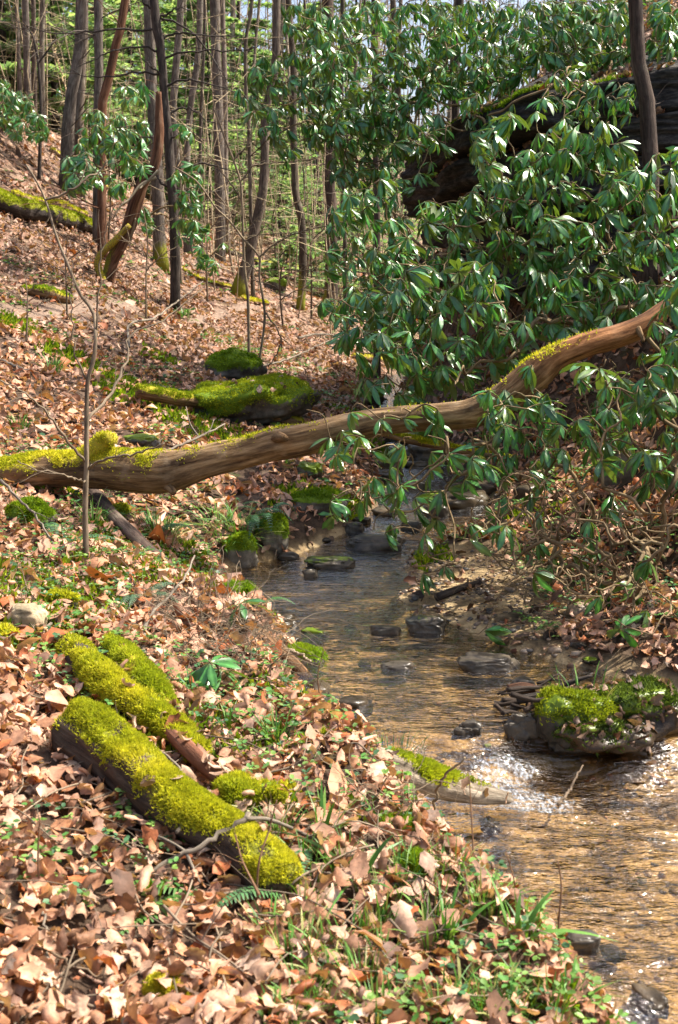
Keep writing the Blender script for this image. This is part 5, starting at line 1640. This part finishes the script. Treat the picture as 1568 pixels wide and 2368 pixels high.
stick('long thin stick half buried in the nearest litter', [(-10, 2236), (100, 2228), (190, 2270), (260, 2300)], 9, 5, tint=(1.1, .95, .8))
stick('pale dry twig arching over the lower pool from the bank', [(1010, 1900, 4.0), (1005, 1860, 3.95), (1025, 1800, 3.9), (1075, 1752, 3.85)], 9, 5, [(([(1005, 1860, 3.95), (960, 1835, 3.95), (930, 1810, 3.95)]), 4, 2)], tint=(1.25, 1.15, .9))
stick('dry bleached grass stem tangle leaning over the lower pool', [(800, 1960, 3.75), (900, 1955, 3.8), (990, 1965, 3.85), (1090, 1990, 3.9)], 6, 3, [(([(900, 1955, 3.8), (960, 1920, 3.85), (1000, 1905, 3.9)]), 4, 2), (([(930, 1958, 3.8), (1010, 1990, 3.8), (1030, 1990, 3.8)]), 4, 2)], tint=(1.4, 1.2, .9), twigs=5)
stick('thin bare stick standing in the water below the islet', [(1290, 1862, 4.4), (1320, 1820, 4.5), (1348, 1770, 4.6)], 8, 4, tint=(.9, .8, .7))
stick('pale weathered stick lying on the moss of the flat pool stone', [(650, 1500, 5.9), (690, 1512, 5.85), (718, 1528, 5.8)], 12, 6, tint=(1.6, 1.5, 1.3))
stick('thin bare twig dipping into the pool from the bank log', [(705, 1640), (690, 1590), (650, 1560), (600, 1555)], 4, 3)
stick('dead branch lying on the litter just behind the fallen trunk', [(300, 1075, 8.2), (380, 1046, 8.4), (460, 1010, 8.9), (520, 980, 9.3)], 6, 4, [(([(430, 1025, 8.7), (480, 1000, 8.9), (495, 970, 9.0)]), 5, 2), (([(460, 1010, 8.9), (440, 980, 9.0), (430, 940, 9.2)]), 4, 2)])
stick('greyish dead branch on the slope at the edge of the view', [(-20, 830), (20, 850), (70, 868)], 9, 6, tint=(1.4, 1.4, 1.4))
stick('pale twiggy branch reaching over the path from the front sapling', [(300, 830), (300, 780), (360, 758), (420, 710), (470, 668)], 5, 3, lift=.12)
stick('thin fallen branch curving over the litter left of the gully', [(560, 870), (640, 855), (700, 830), (760, 800)], 4, 3, lift=.08, twigs=3)
stick('sprawling mossy fallen limb in the gully under the slim trunks', [(600, 642), (640, 652), (690, 648), (730, 640)], 5, 3, mat='twig_dark', moss=.2, twigs=5)
stick('low tangle of dead limbs beside the upper creek', [(690, 800), (740, 790), (800, 800), (850, 830)], 5, 3, lift=.12, twigs=8)

# small twigs strewn on the litter
TWIGS = []
for k in range(150):
    u, v = rng.uniform(0, 1250), rng.uniform(980, 2368)
    q = G(u, v, 20)
    if q[2] < WZ(q[1]) + .08: continue
    a = rng.uniform(0, 6.28); L = rng.uniform(.2, .65)
    pts = []
    for t in np.linspace(-.5, .5, 5):
        x, y = q[0] + math.cos(a) * L * t + rng.normal(0, .015), q[1] + math.sin(a) * L * t + rng.normal(0, .015)
        pts.append((x, y, float(TZ(x, y)) + .035 + rng.uniform(0, .04)))
    Q = spline(pts, 14)
    r0 = rng.uniform(.0018, .0045)
    V, F, ST, _ = tube(Q, np.linspace(r0, r0 * .5, 14), 5)
    br = rng.uniform(.8, 1.5)
    g = Geo().add(V, F, (br, br * .93, br * .84, 0), ST)
    for s in range(int(rng.integers(0, 3))):
        i = int(rng.integers(3, 12)); d = Q[i] - Q[i - 1]; d /= np.linalg.norm(d)
        add_branch(g, Q[i], d + rng.normal(0, .5, 3), L * .3, r0 * .6, int(rng.integers(1e9)), 0, (br, br * .93, br * .84, 0), sides=4)
    loc = Q[7]
    o = link('twig', g.mesh('twig', loc), M['twig'], loc=loc)
    tag(o, 'thin bare twig strewn on the leaf litter of the bank', 'twig', 'twigs strewn on the bank')

# slender saplings
def sapling(label, stem, w0, w1, branches, mat='twig', tint=(1, 1, 1), twigs=4, base=None):
    W = np.array([P3(*p) for p in stem])
    z = float(TZ(W[0, 0], W[0, 1]))
    W[0, 2] = min(W[0, 2], z) - .03
    y = W[:, 1].mean()
    rt = thing('sapling', label, 'sapling', W[0])
    Q = spline(W, 40); V, F, ST, _ = tube(Q, np.linspace(px(w0, y), px(w1, y), 40) / 2, 8, amp=.08)
    Geo().add(V, F, (*tint, .05), ST).obj('stem', M[mat], rt)
    for pts, a, b in branches:
        Q = spline([P3(*p) for p in pts], 22)
        Q[1:] += rng.normal(0, .006, (21, 3))
        g = Geo(); V, F, ST, _ = tube(Q, np.linspace(px(a, y), px(b, y), 22) / 2, 6)
        g.add(V, F, (*tint, 0), ST)
        for s in range(twigs):
            k = int(rng.integers(6, 22)); d = Q[k] - Q[k - 1]; d /= np.linalg.norm(d)
            add_branch(g, Q[k], d + rng.normal(0, .5, 3), rng.uniform(.08, .3), px(2.0, y) / 2, int(rng.integers(1e9)), 1, (*tint, 0), sides=4)
        g.obj('branch', M[mat], rt)
yS = G(200, 1300)[1]
sapling('slim pale crooked sapling standing in front of the fallen trunk, bare branches spreading',
        [(200, 1302, yS), (197, 1190, yS), (200, 1080, yS), (200, 971, yS), (203, 880, yS), (217, 830, yS), (221, 771, yS), (215, 721, yS + .1), (185, 680, yS + .1), (160, 620, yS + .1), (130, 545, yS + .15), (108, 470, yS + .2), (84, 418, yS + .2), (60, 380, yS + .2)], 15, 4,
        [([(202, 1085, yS), (235, 1066, yS - .1), (300, 1051, yS - .2), (370, 1031, yS - .3), (385, 1025, yS - .3)], 7, 3),
         ([(200, 975, yS), (250, 921, yS + .3), (292, 840, yS + .6), (300, 775, yS + .8), (360, 750, yS + 1.0), (420, 710, yS + 1.2), (465, 668, yS + 1.3)], 8, 3),
         ([(197, 1070, yS), (150, 1011, yS - .1), (100, 946, yS - .2), (50, 906, yS - .3), (-10, 878, yS - .3)], 7, 3),
         ([(203, 880, yS), (180, 840, yS), (170, 790, yS), (166, 700, yS), (168, 600, yS)], 5, 2),
         ([(221, 771, yS), (226, 700, yS), (230, 640, yS), (246, 520, yS), (270, 470, yS)], 5, 2),
         ([(196, 1115, yS), (170, 1105, yS - .2), (90, 1085, yS - .3), (40, 1070, yS - .3)], 5, 2),
         ([(105, 463, yS + .2), (180, 430, yS + .2), (235, 390, yS + .3), (247, 370, yS + .3)], 6, 4)], tint=(1.0, .92, .82))
yB = G(578, 862)[1]
sapling('thin straight pale sapling in front of the mossy leaning trunk', [(578, 864, yB), (576, 807, yB), (573, 684, yB), (565, 614, yB), (560, 474, yB), (556, 420, yB), (540, 370, yB), (520, 320, yB), (495, 250, yB)], 8, 4,
        [([(556, 420, yB), (580, 390, yB), (600, 380, yB), (660, 375, yB), (720, 370, yB)], 4, 2), ([(558, 460, yB), (530, 420, yB), (505, 385, yB), (470, 345, yB)], 4, 2), ([(562, 540, yB), (600, 500, yB), (610, 470, yB)], 3, 1.5), ([(540, 370, yB), (575, 330, yB), (590, 260, yB)], 4, 2)], tint=(1.15, 1.05, .9))
yB = G(592, 878)[1]
sapling('slender crooked sapling with a long arching branch beside the thin straight one', [(590, 878, yB), (604, 807, yB), (612, 726, yB), (600, 640, yB), (599, 594, yB), (565, 555, yB), (530, 510, yB), (500, 482, yB), (475, 445, yB), (450, 415, yB), (400, 385, yB)], 7, 3,
        [([(599, 594, yB), (640, 560, yB), (700, 535, yB), (760, 522, yB), (820, 515, yB)], 4, 2), ([(612, 720, yB), (640, 760, yB), (648, 800, yB), (620, 850, yB)], 4, 3), ([(600, 630, yB), (560, 600, yB), (530, 570, yB)], 3, 1.5), ([(565, 555, yB), (600, 540, yB), (620, 500, yB)], 3, 1.5)], tint=(1.15, 1.05, .88))
for k, (u, v, h, lab) in enumerate([(155, 740, 190, 'thin dark bare sapling on the edge of the dirt path'), (338, 735, 260, 'wispy sapling left of the dark dead-branched tree'), (655, 760, 160, 'reddish sapling twig in the gully beneath the slim trunks'), (60, 800, 180, 'spindly dry seedling stem on the open leafy slope'), (720, 740, 260, 'thin sapling between the elbow trunk and the stout brown trunk'), (540, 640, 300, 'wispy tall sapling left of the mossy leaning trunk'), (640, 660, 220, 'thin pale sapling right of the mossy leaning trunk'), (420, 660, 330, 'pale sapling right of the dark dead-branched tree'), (250, 560, 240, 'thin grey sapling before the mossy foot of the reddish snag'), (480, 700, 230, 'thin sapling standing by the trail under the straight thick trunk')]):
    y = G(u, v)[1]
    w_ = rng.normal(0, 8, 3)
    sapling(lab, [(u, v, y), (u + w_[0], v - h * .4, y), (u + w_[1], v - h * .7, y), (u + w_[2], v - h, y)], 5, 2.0,
            [([(u + w_[0] * a, v - h * (.4 * a + .1), y), (u + w_[0] * a + s * 25, v - h * (.4 * a + .2), y), (u + s * rng.uniform(50, 90), v - h * (.4 * a + .28), y)], 3, 1.5) for a, s in ((.8, 1), (1.1, -1), (1.5, 1))], mat='twig' if k % 2 else 'twig_dark', tint=(1.1, 1, .85))

# dry upright stems near the lower pool
for k, (pts, lab) in enumerate([([(1090, 2180, 3.25), (1096, 2060, 3.3), (1094, 1960, 3.35), (1085, 1790, 3.4)], 'tall dry stem blurred in front of the waterfall'), ([(1205, 2230, 3.05), (1200, 2120, 3.1), (1190, 2040, 3.1), (1170, 1970, 3.1)], 'thin dry stem bending over the lower pool'),
                                ([(1296, 2240, 3.0), (1292, 2140, 3.0), (1298, 2050, 3.0), (1290, 1990, 3.0)], 'thin reddish stem standing against the ripples'), ([(592, 2080, 2.95), (600, 1990, 2.95), (622, 1920, 3.0), (640, 1850, 3.0)], 'reddish dry stem in front of the end of the thickest mossy log'),
                                ([(720, 1680, 4.6), (738, 1620, 4.6), (735, 1560, 4.6), (750, 1500, 4.6)], 'reddish thin stem leaning over the pool margin'), ([(95, 2110, 2.9), (88, 1990, 2.9), (92, 1890, 2.9)], 'dark dry stem upright in the near litter'), ([(600, 2070, 2.9), (560, 1990, 2.95), (545, 1930, 3.0)], 'bent dry stem leaning on the near mossy log')]):
    Q = spline([P3(*p) for p in pts], 24)
    V, F, ST, _ = tube(Q, np.linspace(.0042, .0018, 24), 6)
    g = Geo().add(V, F, (1.1, .75, .55, 0), ST)
    for s in range(3):
        i = int(rng.integers(8, 22))
        add_branch(g, Q[i], [rng.normal(0, .6), 0, .8], .1, .0012, int(rng.integers(1e9)), 0, (1.1, .75, .55, 0), sides=4)
    o = link('dry_stem', g.mesh('dry_stem', Q[0]), M['twig'], loc=Q[0])
    tag(o, lab, 'dry stem')

# tangle of fine dry twigs hanging over the bank
def brush():
    g = Geo()
    for poly, n, d in [([(390, 1400), (560, 1390), (650, 1500), (620, 1580), (480, 1600), (400, 1500)], 260, 1.15), ([(800, 1880), (960, 1850), (1040, 1960), (900, 2000)], 50, 1), ([(1000, 1330), (1350, 1300), (1560, 1350), (1500, 1520), (1200, 1440)], 120, 1), ([(0, 1180), (300, 1180), (330, 1400), (0, 1400)], 50, 1), ([(630, 760), (800, 740), (860, 860), (640, 860)], 90, 1.6), ([(100, 240), (330, 300), (330, 420), (60, 420)], 90, 2.6), ([(0, 480), (60, 440), (340, 560), (330, 700), (0, 620)], 60, 2.2)]:
        us = [p[0] for p in poly]; vs = [p[1] for p in poly]
        k = 0
        while k < n:
            u, v = rng.uniform(min(us), max(us)), rng.uniform(min(vs), max(vs))
            if not in_poly(poly, (u, v)): continue
            k += 1
            q = G(u, v)
            a = rng.uniform(0, 6.28)
            br = rng.uniform(.6, 1.5)
            add_branch(g, q + [0, 0, .02], (math.cos(a), math.sin(a), rng.uniform(.05, .7)), rng.uniform(.15, .5) * d, .0024 * d, int(rng.integers(1e9)), 2, (br, br * .92, br * .8, 0), droop=.7, wob=.25, sides=4)
    o = g.obj('dry_brush', M['twig'], None, 'stuff')
    tag(o, 'tangled fine dry twigs over the bank edges', 'brush')
brush()

# ------------------------------------------------------------------ ferns, grass, seedlings
def frond(base, az, L, lift, col, r_, n=22, wmax=.17):
    t = np.linspace(0, 1, n)
    h = np.array([math.cos(az), math.sin(az), 0])
    P = base + h * (L * t)[:, None] + np.array([0, 0, 1]) * (L * (lift * t - lift * .9 * t ** 2.2))[:, None]
    side = np.cross(h, [0, 0, 1])
    g = Geo()
    V, F, ST, _ = tube(P, np.linspace(.0022, .0008, n), 4, cap=False)
    g.add(V, F, (col[0] * 1.4, col[1] * 1.2, col[2], 0), ST)
    for s in (-1, 1):
        for k in range(2, n):
            w_ = wmax * L * math.sin(min(1, (1.03 - t[k]) * 1.25) * math.pi / 2) * r_.uniform(.85, 1.1) * (.6 + .4 * min(1, t[k] * 6))
            T = P[k] - P[k - 1]; T /= np.linalg.norm(T)
            d = side * s * .95 + T * .3 - np.array([0, 0, .18])
            b = T * L / n * .42
            a0 = P[k]
            e = a0 + d * w_
            m = a0 + d * w_ * .45 + np.array([0, 0, .006])
            VV = np.array([a0 - b * .7, a0 + b * .7, m + b, m - b, e + b * .25, e - b * .25])
            c = np.array(col) * r_.uniform(.75, 1.25)
            g.add(VV, np.array([[0, 1, 2, 3], [3, 2, 4, 5]]), (*c, 0))
    return g

def fern(label, u, v, L, nf, col=(.045, .115, .03), az=None, lift=.7):
    r_ = np.random.default_rng(int(u * 7 + v))
    b = G(u, v) + [0, 0, .01]
    rt = thing('fern', label, 'fern', b)
    for k in range(nf):
        a = (r_.uniform(0, 6.28) if az is None else az + r_.normal(0, .5))
        frond(b, a, L * r_.uniform(.7, 1.1), lift * r_.uniform(.6, 1.3), col, r_).obj('frond', M['fern'], rt)
fern('dark green fern with two fronds beside the pale sapling', 150, 1262, .38, 4, (.05, .12, .05))
fern('dark fern hanging down at the left, below the pale sapling fern', 112, 1345, .3, 3, (.035, .11, .035))
fern('upright fern left of the upright mossy stone', 575, 1225, .34, 3, (.04, .11, .045), lift=1.6)
fern('second upright fern against the upright mossy stone', 602, 1240, .36, 3, (.035, .10, .045), lift=1.8)
fern('small fern under the fallen trunk on the bank', 545, 1180, .28, 4, (.05, .13, .04))
fern('fern frond lying flat among the nearest dead leaves', 470, 2075, .34, 2, (.07, .17, .03), az=3.5, lift=.35)
fern('pale fern drooping beside the end of the near mossy log', 660, 2085, .26, 4, (.07, .17, .06))
fern('fern on the bank beside the green grass patch', 345, 1250, .30, 5, (.045, .13, .04))
fern('dusty fern in the litter below the bare log', 330, 1390, .26, 4, (.07, .13, .07))
fern('fern leaning over the pool edge by the little seedling', 590, 1415, .26, 3, (.06, .14, .04))

def tuft(label, u, v, n, L, wd, cols, spread=.06, group=None, lean=.7, name='grass_tuft', cat='grass tuft', at=None):
    r_ = np.random.default_rng(int(u * 13 + v))
    b = G(u, v) if at is None else np.asarray(at)
    g = Geo()
    for k in range(n):
        a = r_.uniform(0, 6.28)
        l = 1.35 * L * r_.uniform(.5, 1.15)
        h = np.array([math.cos(a), math.sin(a), 0])
        p0 = b + h * spread * r_.random() ** .5
        p0[2] = float(TZ(p0[0], p0[1])) if at is None else b[2]
        ln = lean * r_.uniform(.2, 1.3)
        t = np.linspace(0, 1, 6)
        P = p0 + h * (l * ln * t ** 1.6)[:, None] + np.array([0, 0, 1]) * (l * (t - .45 * ln * t ** 2))[:, None]
        sd2 = np.cross(h, [0, 0, 1]) + r_.normal(0, .3, 3)
        w_ = wd * np.sin(np.clip(t * .8 + .2, 0, 1) * math.pi) ** .6 * r_.uniform(.7, 1.2)
        w_[-1] = wd * .08
        V = np.stack([P - sd2 * w_[:, None], P + sd2 * w_[:, None]], 1).reshape(-1, 3)
        i = np.arange(5)[:, None] * 2
        F = np.concatenate([i, i + 1, i + 3, i + 2], 1)
        c = cols[r_.integers(len(cols))] * r_.uniform(.75, 1.25)
        g.add(V, F, (*c, 0))
    loc = b
    o = link(name, g.mesh(name, loc), M['fern'], loc=loc)
    return tag(o, label, cat, group)
GC = np.array([(.07, .19, .025), (.10, .24, .03), (.14, .25, .05), (.05, .15, .02)])
PC = np.array([(.42, .36, .17), (.30, .30, .10), (.10, .2, .03), (.5, .42, .24)])
tuft('bright green grass patch right of the bare log', 360, 1240, 90, .16, .003, GC, .12)
tuft('pale straw-tipped grass drooping below the bright green patch', 380, 1262, 90, .17, .003, PC, .10, lean=1.1)
tuft('grass overhanging the bank edge above the round hummock', 515, 1235, 90, .18, .003, np.vstack([GC, PC[1:3]]), .14, lean=1.2)
tuft('long grass hanging over the water left of the upright mossy stone', 560, 1235, 80, .2, .003, np.vstack([GC, PC[1:3]]), .12, lean=1.3)
tuft('green grass tuft by the shaded rock under the fallen trunk', 655, 1080, 40, .12, .003, GC, .05)
tuft('grass tuft at the foot of the pale sapling', 215, 1225, 40, .18, .003, GC, .05)
tuft('green tuft among litter left of the plank log', 640, 1722, 45, .11, .003, GC, .05)
tuft('grass tuft below the large-leaved seedling', 530, 1690, 40, .09, .003, GC, .05)
tuft('emerald tuft in the shade beside the large-leaved seedling', 445, 1612, 60, .10, .003, np.array([(.03, .17, .05), (.05, .2, .05)]), .08)
tuft('broad strap-leaved tuft arching at the edge of the lower pool', 1190, 2190, 9, .15, .007, np.array([(.08, .2, .03), (.12, .25, .05)]), .03, lean=1.0, name='leafy_plant', cat='plant')
tuft('broad-bladed green plant at the right of the yellow moss mound', 745, 1950, 14, .13, .006, GC, .04, name='leafy_plant', cat='plant')
tuft('low strap-leaved plant crossing the dry stick above the lower pool', 830, 2050, 8, .14, .006, np.array([(.06, .17, .03), (.12, .22, .06)]), .04, lean=1.4, name='leafy_plant', cat='plant')
tuft('grass growing on the moss back of the plank log', 905, 1752, 90, .07, .002, GC, .16)
tuft('grass on the crown of the islet', 1340, 1640, 24, .12, .0025, np.vstack([GC, PC[1:2]]), .14, at=P3(1350, 1612, 4.98))
tuft('green tuft on the open slope beyond the pale sapling', 120, 862, 50, .16, .004, GC, .1)
tuft('green tuft beside the dirt path', 425, 738, 40, .14, .005, GC, .1)
tuft('green plant tuft left of the fallen trunk stub', 45, 1000, 40, .14, .004, GC, .08)
for k in range(60):
    u, v = rng.uniform(620, 1330), rng.uniform(1900, 2390)
    q = G(u, v, 8)
    if q[2] < WZ(q[1]) + .08: continue
    tuft('small green grass tuft on the bank above the lower pool', u, v, 26, .085, .0024, np.vstack([GC, PC[1:3]]), .05, 'small grass tufts on the near bank')
tuft('grass tuft at the very bottom among the leaves', 1030, 2180, 30, .12, .004, GC, .05)

def ground_cover():
    """little rounded green leaves spread over the damp banks"""
    r_ = np.random.default_rng(77)
    g = Geo()
    def sprigs(x, y, z, size, cols):
        n = len(x)
        for i in range(n):
            c0 = cols[r_.integers(len(cols))] * r_.uniform(.7, 1.3)
            h = r_.uniform(.03, .09)
            for k in range(int(r_.integers(3, 6))):
                a = r_.uniform(0, 6.28); s = size * r_.uniform(.6, 1.3)
                d = np.array([math.cos(a), math.sin(a), r_.uniform(-.1, .5)])
                sd3 = np.array([-math.sin(a), math.cos(a), r_.normal(0, .25)])
                o = np.array([x[i], y[i], z[i] + h]) + d * s * .3
                V = np.array([o, o + d * s * .3 + sd3 * s * .33, o + d * s * .75 + sd3 * s * .30, o + d * s * 1.05 - [0, 0, .15 * s], o + d * s * .75 - sd3 * s * .30, o + d * s * .3 - sd3 * s * .33, o + d * s * .5 - [0, 0, .08 * s]])
                g.add(V, np.array([[0, 1, 6], [1, 2, 6], [2, 3, 6], [3, 4, 6], [4, 5, 6], [5, 0, 6]]), (*(c0 * r_.uniform(.8, 1.2)), 0))
    cols = np.array([(.06, .16, .03), (.10, .2, .03), (.14, .24, .05), (.05, .13, .05)])
    for y0, y1, dens, th, size in [(2.2, 4.6, 420, .10, .020), (4.6, 9, 330, .10, .024), (9, 18, 80, .2, .045), (18, 32, 14, .25, .07)]:
        x, y = scatter_xy(y0, y1, dens, r_, .4)
        z = TZ(x, y)
        nb = vn(np.stack([x * 1.3, y * 1.3, x * 0], -1), 61)
        edge = np.exp(-((z - WZ(y) - .3) / .22) ** 2)
        m = (z > WZ(y) + .05) & (nb + .55 * edge + .16 * ((x > -.25) & (y < 4.4)) > th + .25) & (r_.random(len(x)) < .75)
        sprigs(x[m], y[m], z[m], size, cols)
    o = g.obj('ground_cover', M['fern'], None, 'stuff')
    tag(o, 'small green leafy plants scattered over the damp banks', 'ground cover')
ground_cover()

def moss_carpet():
    r_ = np.random.default_rng(78)
    g = Geo()
    x, y = scatter_xy(2.2, 14, 1500, r_, .4)
    z = TZ(x, y)
    nb = vn(np.stack([x * 1.4, y * 1.4, x * 0], -1), 61) + .3 * vn(np.stack([x * 6, y * 6, x * 0], -1), 62)
    edge = np.exp(-((z - WZ(y) - .2) / .16) ** 2) * (1 + .5 * (y < 4.2))
    m = (z > WZ(y) + .02) & (nb + .5 * edge * (x < .6) - .5 * (x > .8) > .40)
    x, y, z = x[m], y[m], z[m]
    n = len(x)
    p = np.stack([x, y, z], -1)
    d = terrain_normal(x, y) + r_.normal(0, .4, (n, 3)); d /= np.linalg.norm(d, axis=1)[:, None]
    sd4 = np.cross(d, r_.normal(0, 1, (n, 3))); sd4 /= np.linalg.norm(sd4, axis=1)[:, None]
    s = .018 + .012 * np.clip(y / 8, 0, 1.5)[:, None]
    p[:, 2] += .02
    L = s * r_.uniform(.8, 2.2, (n, 1))
    VV = np.stack([p - sd4 * s * .5, p + sd4 * s * .5, p + d * L], 1).reshape(-1, 3)
    cols = np.vstack([MOSS_G * .8, MOSS_G, MOSS_Y * .45])[:8]
    c = cols[r_.integers(0, 8, n)] * r_.uniform(.7, 1.2, (n, 1))
    g.add(VV, np.arange(3 * n).reshape(n, 3), np.repeat(np.column_stack([c, np.zeros(n)]), 3, 0))
    o = g.obj('moss', M['moss'], None, 'stuff')
    tag(o, 'patches of moss on the damp soil of the banks', 'moss')
moss_carpet()
